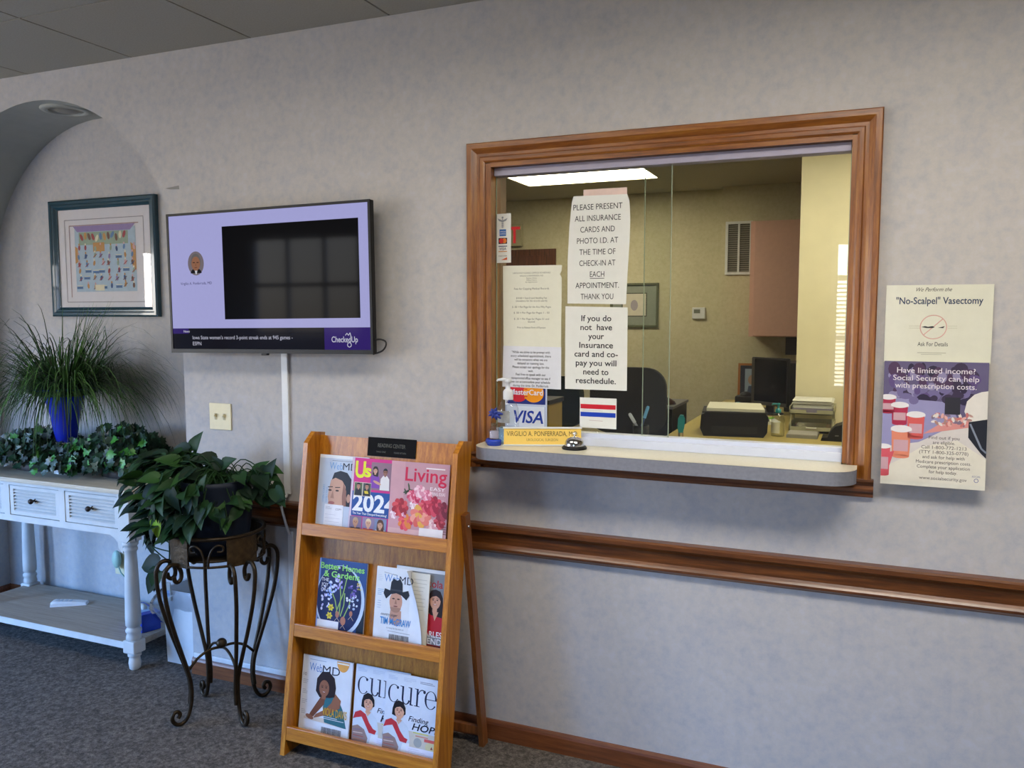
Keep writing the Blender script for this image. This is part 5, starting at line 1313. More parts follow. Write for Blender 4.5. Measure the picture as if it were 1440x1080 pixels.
# service bell
t = thing('service_bell', 'chrome service bell with a black base standing on the counter', 'bell', (-0.905, -0.066, CT_Z))
T = Matrix.Translation((-0.905, -0.066, CT_Z))
mb = MB(T); mb.lathe([(0.042, 0.0), (0.044, 0.004), (0.038, 0.011), (0.034, 0.012)], BLACKP, 32); mb.build('base', t)
mb = MB(T); mb.lathe([(0.034, 0.012), (0.034, 0.016), (0.031, 0.027), (0.024, 0.036), (0.012, 0.041), (0.003, 0.042)], CHROME, 32); mb.build('dome', t)
mb = MB(T); mb.lathe([(0.003, 0.041), (0.003, 0.048), (0.007, 0.050), (0.007, 0.055), (0.004, 0.058), (0.0, 0.0585)], CHROME, 16); mb.build('plunger', t)

# hand sanitiser and blue vial
GEL = glass_pane('clear_gel_plastic', (0.93, 0.95, 0.96, 1), 1.35); GELB = glass_pane('pale_blue_gel', (0.72, 0.86, 0.95, 1), 1.2)
LABEL = plain('grey_bottle_label', '#9b9d9c', 0.5, 0.2, 60)
bx, by = -1.168, -0.030
t = thing('sanitizer_bottle', 'clear pump bottle of hand sanitizer at the left end of the counter', 'bottle', (bx, by, CT_Z))
T = Matrix.Translation((bx, by, CT_Z)) @ Matrix.Diagonal((1.0, 0.75, 1, 1))
mb = MB(T); mb.lathe([(0.036, 0.0), (0.040, 0.006), (0.040, 0.10), (0.038, 0.125), (0.028, 0.148), (0.016, 0.158), (0.015, 0.170)], GEL, 28); mb.build('bottle', t)
mb = MB(T); mb.lathe([(0.034, 0.003), (0.037, 0.007), (0.037, 0.055), (0.0, 0.055)], GELB, 28); mb.build('gel', t)
mb = MB(T); 
vs = []; fs = []
for i in range(9):
    a = math.radians(-150 + 85 * i / 8)
    vs += [(0.0408 * math.cos(a), 0.0408 * math.sin(a), 0.075), (0.0408 * math.cos(a), 0.0408 * math.sin(a), 0.118)]
for i in range(8): fs.append((2 * i, 2 * i + 2, 2 * i + 3, 2 * i + 1))
mb.add(vs, fs, LABEL, True); mb.build('label', t)
mb = MB(T); mb.lathe([(0.018, 0.156), (0.019, 0.158), (0.019, 0.185), (0.015, 0.192), (0.008, 0.194), (0.007, 0.215), (0.012, 0.217), (0.013, 0.228), (0.010, 0.232)], WPLAS, 24)
mb.tube([(0.004, 0, 0.226), (-0.020, -0.002, 0.228), (-0.038, -0.004, 0.226), (-0.043, -0.005, 0.222)], [0.007, 0.006, 0.004, 0.003], WPLAS, 10); mb.build('pump', t)
BLUEF = plain('deep_blue_ribbon', '#1a2f86', 0.4)
mb = MB(Matrix.Translation((bx - 0.03, by - 0.045, CT_Z + 0.108)))
r = random.Random(2)
for k in range(9):
    a = 2 * PI * k / 9; L = r.uniform(0.016, 0.030)
    p = Vector((L * math.cos(a), -0.004 + r.uniform(-0.006, 0.004), L * 0.8 * math.sin(a)))
    mb.tube([Vector((0, 0, 0)), p * 0.55 + Vector((0, -0.006, 0.003)), p], [0.005, 0.007, 0.0025], BLUEF, 8)
mb.ball((0, 0, 0), 0.009, BLUEF, 12)
tag(mb.build('ribbon_bow'), 'small deep blue bow tied on the sanitizer bottle', 'bow')
vx, vy = -1.192, -0.100
t = thing('glass_vial', 'tiny clear vial with a deep blue base in front of the sanitizer bottle', 'vial', (vx, vy, CT_Z))
T = Matrix.Translation((vx, vy, CT_Z))
mb = MB(T); mb.lathe([(0.024, 0), (0.026, 0.004), (0.026, 0.017), (0.022, 0.021), (0.0, 0.021)], plain('blue_glass_base', '#1c3aa6', 0.12, 0.1), 24); mb.ball((-0.024, 0.006, 0.012), 0.012, BLUEF, 12); mb.build('base', t)
mb = MB(T); mb.lathe([(0.017, 0.022), (0.019, 0.026), (0.019, 0.054), (0.013, 0.062), (0.009, 0.064), (0.009, 0.070)], GEL, 24); mb.lathe([(0.0155, 0.026), (0.0155, 0.050), (0.0, 0.051)], plain('pale_lilac_filling', '#a9a3b4', 0.5), 20); mb.build('vessel', t)
mb = MB(T); mb.lathe([(0.010, 0.068), (0.0105, 0.070), (0.010, 0.078), (0.0, 0.079)], plain('bronze_stopper', '#5d4a33', 0.4, metal=0.4), 16); mb.build('stopper', t)

# ------------------------------------------------------------------ papers on the glass (each a thin sheet against the front pane)
PY_ = GY - 0.0008
def sheet(name, label, cat, outline, art, y=PY_, m=PAPER, ox=0, oz=0, group=None):
    F = frame((ox, y, oz)); mb = MB(F)
    mb.prism(outline, -0.0006, 0.0, m, 'z')
    art(mb)
    return tag(mb.build(name), label, cat, group)
def art_pay(a):
    ls = ['PLEASE PRESENT', 'ALL INSURANCE', 'CARDS AND', 'PHOTO I.D. AT', 'THE TIME OF', 'CHECK-IN AT', 'EACH', 'APPOINTMENT.', 'THANK YOU']
    ws = [0.176, 0.165, 0.124, 0.148, 0.130, 0.130, 0.052, 0.157, 0.118]
    for k, (l, w) in enumerate(zip(ls, ws)): a.text(l, 0.108, 0.322 - k * 0.0385, 0.0195, INK, 0.0006, 'c', w)
    a.line([(0.082, 0.086), (0.134, 0.086)], 0.002, INK, 0.0006)
sheet('paper_notice', 'white paper notice asking for insurance cards, taped highest on the glass', 'notice',
      [(0.0, 0.0), (0.212, -0.004), (0.216, 0.10), (0.222, 0.205), (0.2235, 0.29), (0.220, 0.345), (0.212, 0.368), (0.020, 0.371), (0.014, 0.35), (0.006, 0.27), (0.0, 0.15)], art_pay, PY_ - 0.0012, PAPER, -0.968, 1.634, 'paper notices on the glass')
sheet('paper_sheet', 'pinkish paper edge showing above the notice about insurance cards', 'paper', [(0, 0), (0.155, 0), (0.155, 0.03), (0, 0.03)], lambda a: None, PY_, plain('pinkish_paper', '#d9c0b4', 0.7), -0.912, 1.995)
def art_copay(a):
    for k, (l, w) in enumerate(zip(['If you do', 'not  have', 'your', 'Insurance', 'card and co-', 'pay you will', 'need to', 'reschedule.'], [0.109, 0.115, 0.057, 0.123, 0.158, 0.148, 0.092, 0.146])):
        a.text(l, 0.114, 0.241 - k * 0.0312, 0.0205, INK, 0.0006, 'c', w, bold=0.012)
sheet('paper_notice', 'white paper notice about rescheduling without a card and co-pay, in bold letters', 'notice', [(0, 0), (0.226, 0.001), (0.226, 0.288), (0, 0.293)], art_copay, PY_, PAPER, -0.976, 1.331, 'paper notices on the glass')
def art_fees(a):
    cx = 0.112
    def L(s, y, h, w): a.text(s, cx, y, h, INKG, 0.0006, 'c', w)
    L('UROLOGY CLINIC OFFICE SCHEDULE', 0.406, 0.0055, 0.145); L('VIRGILIO A. PONFERRADA, M.D.', 0.396, 0.005, 0.092); L('Suite One', 0.388, 0.0042, 0.04); L('Office Hours', 0.381, 0.0042, 0.04); L('By Appointment', 0.374, 0.0042, 0.045)
    L('Fees for Copying Medical Records', 0.349, 0.0072, 0.135)
    L('$10.00 = Search and Handling Fee', 0.316, 0.0064, 0.118); L('(mandatory for the records search)', 0.306, 0.0064, 0.120)
    L('$ .50 = Per Page for the first Fifty Pages', 0.284, 0.0066, 0.150); L('$ .50 = Per Page for Pages 1 - 50', 0.263, 0.0066, 0.138); L('$ .25 = Per Page for Pages 51 and', 0.241, 0.0066, 0.135); L('beyond', 0.231, 0.0066, 0.026)
    L('Prior to Release Form of Payment', 0.210, 0.0066, 0.110)
sheet('paper_notice', 'tall cream paper notice of copying fees in small grey type', 'notice',
      [(0.003, 0.0), (0.224, 0.0), (0.227, 0.39), (0.219, 0.402), (0.226, 0.413), (0.228, 0.434), (0.0, 0.436)], art_fees, PY_, PAPERC, -1.217, 1.335, 'paper notices on the glass')
def art_delay(a):
    for k, (s, w) in enumerate((('"While we strive to be prompt with', 0.148), ('every scheduled appointment, there', 0.156), ('will be occasions when we are', 0.128), ('delayed or running late.', 0.104), ('Please accept our apology for the', 0.142), ('wait.', 0.020), ('Feel free to speak with our', 0.116), ('receptionist/office manager to see if', 0.152), ('we can accommodate your schedule', 0.150), ('during this time. Dr. Ponferrada', 0.138))):
        a.text(s, 0.112, 0.124 - k * 0.0135, 0.0088, INK, 0.0006, 'c', w)
sheet('paper_notice', 'short white paper notice about delays taped over the bottom of the copying fees notice', 'notice', [(0, 0.0), (0.2285, -0.003), (0.2285, 0.148), (0.004, 0.150)], art_delay, PY_ - 0.0012, plain('cool_white_paper', '#d6d8de', 0.7, 0.02), -1.219, 1.331, 'paper notices on the glass')
def art_cards(a):
    R, O, NB, SV = c('#c8202f'), c('#e8951c'), c('#1b2a74'), c('#d7dbe2')
    a.rect(0.004, 0.085, 0.158, 0.166, NB, 0.0003)
    a.ell(0.052, 0.129, 0.040, 0.036, R, 0.0006, n=36); a.ell(0.112, 0.129, 0.040, 0.036, O, 0.0008, n=36)
    for k in range(7): a.rect(0.076, 0.106 + k * 0.0066, 0.088, 0.109 + k * 0.0066, R if k % 2 else O, 0.0010)
    a.text('MasterCard', 0.084, 0.120, 0.0195, SV, 0.0012, 'c', 0.128, bold=0.018)
    a.rect(0.0, 0.080, 0.164, 0.086, c('#b9c4d8'), 0.0004)
    a.rect(0.006, 0.004, 0.158, 0.078, c('#d3d9e4'), 0.0004); a.text('VISA', 0.092, 0.018, 0.044, c('#1c3a9a'), 0.0008, 'c', 0.116, bold=0.02, shear=0.22)
    a.line([(0.156, 0.004), (0.156, 0.078)], 0.0018, c('#5a6a9c'), 0.0006)
sheet('card_decal', 'decal with red and orange circles above blue lettering, low on the left of the glass', 'decal', [(0, 0), (0.164, 0), (0.164, 0.17), (0, 0.17)], art_cards, PY_, c('#b9c4d8'), -1.208, 1.184)
def art_strip(a):
    g = c('#8a8f96'); cx = 0.034
    a.line([(cx, 0.125), (cx, 0.158)], 0.003, g); a.ell(cx, 0.162, 0.004, 0.004, g, n=10)
    for s_ in (-1, 1): a.poly([(cx, 0.152), (cx + s_ * 0.020, 0.160), (cx + s_ * 0.014, 0.150), (cx, 0.146)], g, 0.0005)
    for k in range(3): a.ring(cx, 0.130 + k * 0.007, 0.005, 0.0014, g, 0.0006, 14)
    a.rect(0.022, 0.096, 0.048, 0.120, c('#2c66b4'), 0.0005); a.text('AMERICAN', cx + 0.001, 0.109, 0.005, c('#d7dbe2'), 0.0008, 'c', 0.022); a.text('EXPRESS', cx + 0.001, 0.101, 0.005, c('#d7dbe2'), 0.0008, 'c', 0.022)
    a.rect(0.018, 0.068, 0.052, 0.089, c('#201a1c'), 0.0005); a.ell(0.029, 0.0785, 0.009, 0.009, c('#c8302a'), 0.0007); a.ell(0.041, 0.0785, 0.009, 0.009, c('#e07a28'), 0.0006)
    a.rect(0.018, 0.058, 0.052, 0.061, c('#3a3f6a'), 0.0005); a.text('VISA', cx + 0.001, 0.046, 0.009, c('#2c3050'), 0.0006, 'c', 0.026, bold=0.01, shear=0.2); a.rect(0.018, 0.039, 0.052, 0.042, c('#c98a4a'), 0.0005)
    a.text('DISCOVER', cx + 0.001, 0.022, 0.005, c('#55504c'), 0.0006, 'c', 0.034); a.poly([(0.028, 0.010), (0.052, 0.010), (0.052, 0.020)], c('#d0602c'), 0.0005)
sheet('card_decal', 'narrow white decal strip of payment card emblems at the upper left of the glass', 'decal', [(0, 0), (0.067, 0), (0.067, 0.176), (0, 0.176)], art_strip, PY_, PAPER, -1.252, 1.782)
def art_flag(a):
    a.rect(0.003, 0.068, 0.131, 0.084, c('#c4202e')); a.rect(0.003, 0.040, 0.131, 0.056, c('#1c3fb0')); a.line([(0.035, 0.027), (0.085, 0.026)], 0.0012, c('#b08a8a')); lines(a, 0.006, 0.061, 0.12, 1, 0.01, '#b9b4b0', 0.0005, 0.0012)
sheet('striped_card', 'small white card with one red and one blue stripe at the bottom of the glass', 'card', [(0, 0), (0.134, 0), (0.134, 0.107), (0, 0.107)], art_flag, PY_, PAPER, -0.920, 1.196)

# ------------------------------------------------------------------ waiting-room ceiling panels
for (x0, x1, y0, y1), pw, lb in zip(ROOM_LAMPS, ROOM_LAMP, ('fluorescent ceiling panel over the waiting room in front of the pass-through', 'fluorescent ceiling panel over the waiting room in front of the television')):
    t = thing('ceiling_light', lb, 'ceiling light', ((x0 + x1) / 2, (y0 + y1) / 2, H))
    mb = MB(); e_ = 0.02
    for a in ((x0, y0, x1, y0 + e_), (x0, y1 - e_, x1, y1), (x0, y0 + e_, x0 + e_, y1 - e_), (x1 - e_, y0 + e_, x1, y1 - e_)): mb.box(a[0], a[1], H - 0.003, a[2], a[3], H + 0.085, WPLAS)
    mb.build('frame', t)
    mb = MB(); mb.box(x0 + e_, y0 + e_, H + 0.07, x1 - e_, y1 - e_, H + 0.08, glow('room_lamp_diffuser_%d' % pw, '#fff6e8', pw, 0.5)); mb.build('diffuser', t)

# ------------------------------------------------------------------ posters right of the window
F = frame((0.056, -0.004, 1.452), (1, 0, 0), (0, -0.01, 1)); mb = MB(F)
mb.box(0, 0, -0.002, 0.282, 0.230, 0, LAMIN)
mb.text('We Perform the', 0.128, 0.211, 0.0115, c('#4a4a4a'), 0.0006, 'c', 0.094, shear=0.45)
mb.text('"No-Scalpel" Vasectomy', 0.142, 0.174, 0.0200, c('#35445e'), 0.0006, 'c', 0.228, bold=0.012)
RD = c('#cf9f96'); mb.ring(0.130, 0.106, 0.036, 0.0025, RD, 0.0006, 40)
mb.line([(0.104, 0.082), (0.155, 0.131)], 0.0025, RD, 0.0008)
for y_ in (0.103, 0.109): mb.line([(0.065, y_), (0.094, y_)], 0.0008, c('#a9a890'), 0.0006); mb.line([(0.168, y_), (0.192, y_)], 0.0008, c('#a9a890'), 0.0006)
mb.poly([(0.098, 0.106), (0.108, 0.109), (0.116, 0.107), (0.128, 0.109), (0.134, 0.106), (0.128, 0.103), (0.112, 0.103)], c('#3b3b3d'), 0.0009); mb.poly([(0.142, 0.104), (0.160, 0.109), (0.156, 0.103)], c('#3b3b3d'), 0.0009)
mb.text('Ask For Details', 0.130, 0.050, 0.0120, c('#4a4a4a'), 0.0006, 'c', 0.080, bold=0.006); mb.line([(0.09, 0.030), (0.166, 0.030)], 0.0014, c('#8f8f80'), 0.0006); mb.line([(0.10, 0.025), (0.155, 0.025)], 0.001, c('#8f8f80'), 0.0006)
tag(mb.build('laminated_sign'), 'cream laminated sign with a red crossed-out scalpel circle on the wall right of the window', 'sign')
F = frame((0.058, -0.052, 1.090), (1, 0, 0), (0, 0.034, 0.37)); mb = MB(F); W_, H_ = 0.275, 0.368
mb.clip = (0, 0, W_, H_)
mb.box(0, 0, -0.008, W_, H_, 0, c('#d6d3c4'))
mb.rect(0.0, 0.012, W_, H_, c('#cfc9c4'), 0.0003)
mb.rect(0.0, 0.20, W_, H_, c('#5f5878'), 0.0004)
r = random.Random(8)
for k in range(90): mb.ell(r.uniform(0.02, W_ - 0.02), r.uniform(0.25, H_ - 0.02), r.uniform(0.008, 0.02), r.uniform(0.008, 0.022), c(r.choice(('#2e2640', '#3a3048', '#5b4a7a', '#8a84a8', '#4b3552', '#6f6690'))), 0.0005 + 0.000004 * k, n=12)
mb.poly([(0, 0.11), (0.10, 0.13), (0.16, 0.165), (0.20, 0.20), (0.18, 0.25), (0, 0.26)], c('#8f8cb4'), 0.0008); mb.poly([(0.11, 0.155), (0.235, 0.18), (0.245, 0.20), (0.16, 0.19)], c('#d08c86'), 0.0010)
for k in range(46): mb.ell(r.uniform(0.135, 0.235), r.uniform(0.185, 0.215), 0.008, 0.004, c(r.choice(('#d8cfc8', '#a88078', '#c0706c', '#d8a49a', '#7a6a80'))), 0.0011 + 0.000004 * k, n=8, rot=r.uniform(0, 180))
mb.rect(0.165, 0.215, 0.205, 0.265, c('#2c2b33'), 0.0014); mb.poly([(0.216, 0.225), (0.222, 0.255), (0.240, 0.275), (0.258, 0.283), (W_, 0.286), (W_, 0.19), (0.246, 0.186), (0.228, 0.198)], c('#d6d2ca'), 0.0012)
mb.poly([(0.228, 0.195), (W_, 0.205), (W_, 0.092), (0.262, 0.105), (0.228, 0.150)], c('#20222c'), 0.0016); mb.line([(0.232, 0.190), (0.262, 0.12), (W_, 0.108)], 0.005, c('#7f8796'), 0.0018)
def pill(x, y, w, h, col):
    R_ = lambda a, b, c_, d, m, z: mb.poly([(a, b), (c_, b), (c_, d), (a, d)], m, z)
    mb.poly([(x - w, y), (x + w, y), (x + w * 0.9, y - h), (x - w * 0.9, y - h)], c(col), 0.0015); mb.ell(x, y - h, w * 0.9, w * 0.25, c(col), 0.0015, n=20)
    R_(x - w * 0.75, y - h * 0.8, x + w * 0.75, y - h * 0.35, c('#c09aa2'), 0.0017); R_(x - w * 1.1, y, x + w * 1.1, y + w * 0.25, c('#c9c4c8'), 0.0019); mb.ell(x, y + w * 0.25, w * 1.1, w * 0.42, c('#dddadb'), 0.0020, n=24)
pill(0.014, 0.255, 0.020, 0.04, '#a52c48'); pill(0.046, 0.232, 0.022, 0.05, '#b03050'); pill(0.090, 0.205, 0.023, 0.062, '#cf5a56'); pill(0.052, 0.160, 0.026, 0.075, '#d88468'); pill(0.006, 0.108, 0.018, 0.08, '#cc5560')
mb.poly([(0, 0.012), (0, 0.045), (0.05, 0.075), (0.11, 0.118), (0.20, 0.14), (W_, 0.09), (W_, 0.012)], c('#d9d4c4'), 0.0014)
mb.poly([(0, 0.03), (0.02, 0.045), (0.035, 0.10), (0.0, 0.09)], c('#cc5560'), 0.0016)
TW = c('#d8d2da'); TD = c('#6f6a68')
for k, (s, w) in enumerate((('Have limited income?', 0.206), ('Social Security can help', 0.226), ('with prescription costs.', 0.214))): mb.text(s, 0.138, 0.334 - k * 0.0225, 0.0158, TW, 0.0024, 'c', w, bold=0.006)
for k, (s, w) in enumerate((('Find out if you', 0.080), ('are eligible.', 0.058), ('Call 1-800-772-1213', 0.118), ('(TTY 1-800-325-0778)', 0.128), ('and ask for help with', 0.110), ('Medicare prescription costs.', 0.144), ('Complete your application', 0.138), ('for help today.', 0.074), ('www.socialsecurity.gov', 0.124))):
    mb.text(s, 0.166, 0.141 - k * 0.0144 - (0.004 if k == 8 else 0), 0.0095, TD, 0.0024, 'c', w)
mb.text('SOCIAL', 0.252, 0.036, 0.005, c('#6a6f9a'), 0.0024, 'c', 0.022); mb.ring(0.252, 0.027, 0.006, 0.0016, c('#6a6f9a'), 0.0024, 16)
tag(mb.build('poster'), 'purple poster of pill bottles about prescription costs on the wall below the cream sign', 'poster')

# ------------------------------------------------------------------ office furniture seen through the glass
OD = plain('ochre_desk_laminate', '#b3a25e', 0.4, 0.06, 40)
DZ = 0.88
t = thing('office_desk', 'ochre laminate office desk behind the pass-through window', 'desk', (-0.45, 2.4, 0))
mb = MB(); mb.prism([(-1.06, 1.75), (0.9, 1.75), (0.9, 2.83), (-0.42, 2.83), (-0.42, 4.35), (-1.06, 4.35)], DZ - 0.03, DZ, OD, 'z'); mb.build('desktop', t)
for a in ((-1.04, 1.77, -1.01, 2.6), (0.86, 1.77, 0.89, 2.8), (-1.04, 4.30, -0.44, 4.33), (-1.0, 1.77, -0.4, 1.80)):
    mb = MB(); mb.box(a[0], a[1], 0, a[2], a[3], DZ - 0.03, OD); mb.build('panel', t)
# printer with paper on top
t = thing('printer', 'black desktop printer with a stack of paper on its lid', 'printer', (-0.705, 2.3, DZ))
F = Matrix.Translation((-0.705, 2.34, DZ)) @ Matrix.Rotation(math.radians(8), 4, 'Z')
mb = MB(F); mb.prism([(-0.175, 0.0), (-0.195, 0.045), (-0.19, 0.125), (-0.165, 0.138), (0.175, 0.138), (0.19, 0.12), (0.185, 0.03), (0.165, 0.0)], -0.15, 0.15, BLACKP, 'y'); mb.box(-0.13, -0.152, 0.02, 0.13, -0.150, 0.06, BLACKM); mb.box(0.192, -0.06, 0.085, 0.20, -0.02, 0.10, GREYP); mb.build('body', t)
mb = MB(F); mb.box(-0.185, -0.152, 0.138, 0.185, 0.15, 0.146, BLACKM, 0.002); mb.build('lid', t)
mb = MB(F); mb.add([(-0.16, -0.13, 0.147), (0.17, -0.14, 0.147), (0.155, 0.16, 0.152), (-0.15, 0.165, 0.152), (-0.16, -0.13, 0.165), (0.17, -0.14, 0.163), (0.155, 0.16, 0.170), (-0.15, 0.165, 0.172)], [(0, 1, 2, 3), (4, 5, 6, 7), (0, 1, 5, 4), (1, 2, 6, 5), (2, 3, 7, 6), (3, 0, 4, 7)], PAPERC)
tag(mb.build('paper_stack'), 'cream stack of paper lying on the black printer', 'paper')
# two-tier letter tray
TRAYC = plain('khaki_plastic_tray', '#b4b192', 0.4, 0.04)
t = thing('letter_tray', 'two-tier khaki letter tray on the desk in front of the yellow partition', 'tray', (-0.27, 2.62, DZ))
def tray(z, parent):
    mb = MB(); x0, x1, y0, y1 = -0.405, -0.150, 2.50, 2.80
    mb.box(x0, y0, z, x1, y1, z + 0.006, TRAYC)
    for a in ((x0, y0, x0 + 0.006, y1), (x1 - 0.006, y0, x1, y1), (x0, y1 - 0.006, x1, y1)): mb.box(a[0], a[1], z, a[2], a[3], z + 0.045, TRAYC)
    mb.box(x0, y0, z, (x0 + x1) / 2 - 0.03, y0 + 0.006, z + 0.028, TRAYC); mb.box((x0 + x1) / 2 + 0.03, y0, z, x1, y0 + 0.006, z + 0.028, TRAYC); mb.box((x0 + x1) / 2 - 0.03, y0, z, (x0 + x1) / 2 + 0.03, y0 + 0.006, z + 0.012, TRAYC)
    mb.build('tray', parent)
tray(DZ + 0.012, t); tray(DZ + 0.115, t)
for x in (-0.400, -0.162):
    for y in (2.51, 2.785):
        mb = MB(); mb.box(x, y, DZ, x + 0.008, y + 0.008, DZ + 0.118, TRAYC); mb.build('post', t)
mb = MB()
r = random.Random(6)
for k in range(14): d = r.uniform(-0.008, 0.008); mb.box(-0.385 + d, 2.515, DZ + 0.1215 + k * 0.0035, -0.165 + d, 2.785, DZ + 0.1245 + k * 0.0035, c('#8d879c') if k < 9 else PAPER)
for k in range(6): d = r.uniform(-0.01, 0.01); mb.box(-0.385 + d, 2.515 + d, DZ + 0.171 + k * 0.0045, -0.162 + d, 2.79, DZ + 0.174 + k * 0.0045, PAPER)
tag(mb.build('paper_stack'), 'thick stack of papers filling the upper letter tray', 'paper')
mb = MB(); mb.box(-0.385, 2.512, DZ + 0.0185, -0.175, 2.78, DZ + 0.0285, c('#b59a84')); mb.box(-0.37, 2.508, DZ + 0.0290, -0.20, 2.77, DZ + 0.034, PAPERC); tag(mb.build('paper_stack'), 'brown folders and papers lying in the lower letter tray', 'paper')
# teal-pump sanitiser
TEALP = plain('teal_plastic', '#1d8a96', 0.35, 0.05)
t = thing('sanitizer_bottle', 'clear bottle with a teal pump on the desk left of the letter tray', 'bottle', (-0.452, 2.33, DZ))
T = Matrix.Translation((-0.452, 2.33, DZ))
mb = MB(T); mb.lathe([(0.036, 0), (0.038, 0.005), (0.038, 0.10), (0.030, 0.125), (0.014, 0.135), (0.013, 0.142)], GEL, 24); mb.build('bottle', t)
mb = MB(T); mb.lathe([(0.016, 0.138), (0.017, 0.140), (0.016, 0.160), (0.007, 0.163), (0.006, 0.182), (0.011, 0.184), (0.011, 0.195), (0.0, 0.197)], TEALP, 18); mb.tube([(0, 0, 0.190), (-0.03, -0.01, 0.190), (-0.036, -0.012, 0.184)], [0.006, 0.005, 0.003], TEALP, 8); mb.build('pump', t)
mb = MB(T); vs = []; fs = []
for i in range(9):
    a = math.radians(-170 + 100 * i / 8); vs += [(0.0388 * math.cos(a), 0.0388 * math.sin(a), 0.02), (0.0388 * math.cos(a), 0.0388 * math.sin(a), 0.085)]
for i in range(8): fs.append((2 * i, 2 * i + 2, 2 * i + 3, 2 * i + 1))
mb.add(vs, fs, PAPERC, True); mb.build('label', t)
# monitor
t = thing('computer_monitor', 'black computer monitor turned sideways on the desk beside the yellow partition', 'monitor', (-0.62, 3.45, DZ))
F = Matrix.Translation((-0.615, 3.45, DZ)) @ Matrix.Rotation(math.radians(-32), 4, 'Z')
mb = MB(F); mb.box(-0.155, -0.010, 0.06, 0.155, 0.022, 0.405, BLACKM, 0.006); mb.box(-0.155, -0.0115, 0.06, -0.13, -0.0098, 0.40, plain('grey_bezel', '#4a4744', 0.35)); mb.box(-0.13, -0.0115, 0.06, 0.15, -0.0098, 0.085, plain('grey_bezel', '#4a4744', 0.35)); mb.build('housing', t)
mb = MB(F); mb.box(-0.128, -0.0125, 0.088, 0.148, -0.0118, 0.392, plain('unlit_screen', '#0c0c0e', 0.12)); mb.build('screen', t)
mb = MB(F); mb.box(-0.03, 0.0, 0.004, 0.03, 0.02, 0.08, BLACKM); mb.lathe([(0.10, 0.0), (0.10, 0.006), (0.04, 0.012)], BLACKM, 24); mb.build('stand', t)
# tower / dark clutter beside the monitor
mb = MB(); mb.box(-0.53, 3.62, DZ, -0.44, 4.0, DZ + 0.36, BLACKM, 0.006); tag(mb.build('computer_tower'), 'black computer tower standing behind the monitor', 'computer')
# framed photo
t = thing('photo_frame', 'small orange-brown photo frame leaning behind the monitor', 'picture frame', (-0.86, 4.2, DZ))
F = frame((-0.945, 4.22, DZ + 0.002), (1, 0.1, 0), (0, 0.12, 1)); mb = MB(F)
for a in ((0, 0, 0.018, 0.315), (0.192, 0, 0.21, 0.315), (0.018, 0, 0.192, 0.018), (0.018, 0.297, 0.192, 0.315)): mb.box(a[0], a[1], -0.008, a[2], a[3], 0.004, c('#a5682c'))
mb.build('frame', t)
mb = MB(F); mb.rect(0.018, 0.018, 0.192, 0.297, c('#2c3040'), -0.002); mb.rect(0.055, 0.05, 0.16, 0.27, c('#93a3b8'), -0.0015); mb.ell(0.11, 0.18, 0.03, 0.04, c('#a98a78'), -0.001); mb.poly([(0.07, 0.05), (0.085, 0.13), (0.135, 0.13), (0.15, 0.05)], c('#3c4a6a'), -0.001); mb.build('photograph', t)
# black speaker-like unit and small teal bottle by the frame
mb = MB(); mb.box(-0.905, 3.78, DZ, -0.76, 3.92, DZ + 0.085, BLACKM, 0.006); mb.ball((-0.83, 3.85, DZ + 0.085), 0.05, BLACKM, 16, (1, 1, 0.7)); tag(mb.build('desk_phone'), 'black dome-topped desk unit in front of the photo frame', 'desk unit')
t = thing('glue_bottle', 'tiny teal and yellow-green bottle on the desk in front of the black dome-topped unit', 'bottle', (-0.80, 3.2, DZ))
mb = MB(Matrix.Translation((-0.80, 3.2, DZ))); mb.lathe([(0.018, 0), (0.02, 0.004), (0.02, 0.05), (0.012, 0.062)], c('#7fa83a'), 16); mb.build('bottle', t)
mb = MB(Matrix.Translation((-0.80, 3.2, DZ))); mb.lathe([(0.014, 0.060), (0.018, 0.064), (0.016, 0.10), (0.0, 0.104)], TEALP, 16); mb.build('cap', t)
mb = MB(Matrix.Translation((-0.63, 2.95, DZ)) @ Matrix.Rotation(0.3, 4, 'Z'))
for k in range(5): mb.box(-0.10 + k * 0.004, -0.14, k * 0.004, 0.10 + k * 0.003, 0.14, k * 0.004 + 0.003, PAPER)
tag(mb.build('paper_stack'), 'loose white papers on the desk in front of the monitor', 'paper')
mb = MB(); mb.tube([(-0.64, 2.90, DZ + 0.026), (-0.54, 2.99, DZ + 0.028)], 0.006, c('#8cc63a'), 8); tag(mb.build('highlighter_pen'), 'lime green highlighter lying on the loose papers by the monitor', 'pen')
# low black unit and brown cushion-like item left of the printer
t = thing('storage_cabinet', 'low black cabinet between the office chair and the printer', 'cabinet', (-1.37, 3.1, 0))
mb = MB(); mb.box(-1.62, 2.90, 0, -1.20, 3.4, 0.945, BLACKP); mb.box(-1.58, 2.893, 0.10, -1.22, 2.8995, 0.60, BLACKM); mb.build('body', t)
mb = MB(); mb.box(-1.64, 2.88, 0.9455, -1.19, 3.42, 0.965, GREYP, 0.003); mb.build('top', t)
mb = MB(); mb.lathe([(0.0, 0.0), (0.12, 0.002), (0.11, 0.02), (0.07, 0.045), (0.0, 0.055)], c('#3a2622'), 20, Matrix.Translation((-1.32, 3.02, 0.966)) @ Matrix.Diagonal((1, 0.8, 1, 1))); tag(mb.build('brown_cap'), 'dark brown rounded cap lying on the low black cabinet', 'cap')
t = thing('stapler', 'small upright teal stapler on the desk left of the printer', 'stapler', (-0.965, 2.05, DZ))
F = Matrix.Translation((-0.965, 2.05, DZ)) @ Matrix.Rotation(0.2, 4, 'Z')
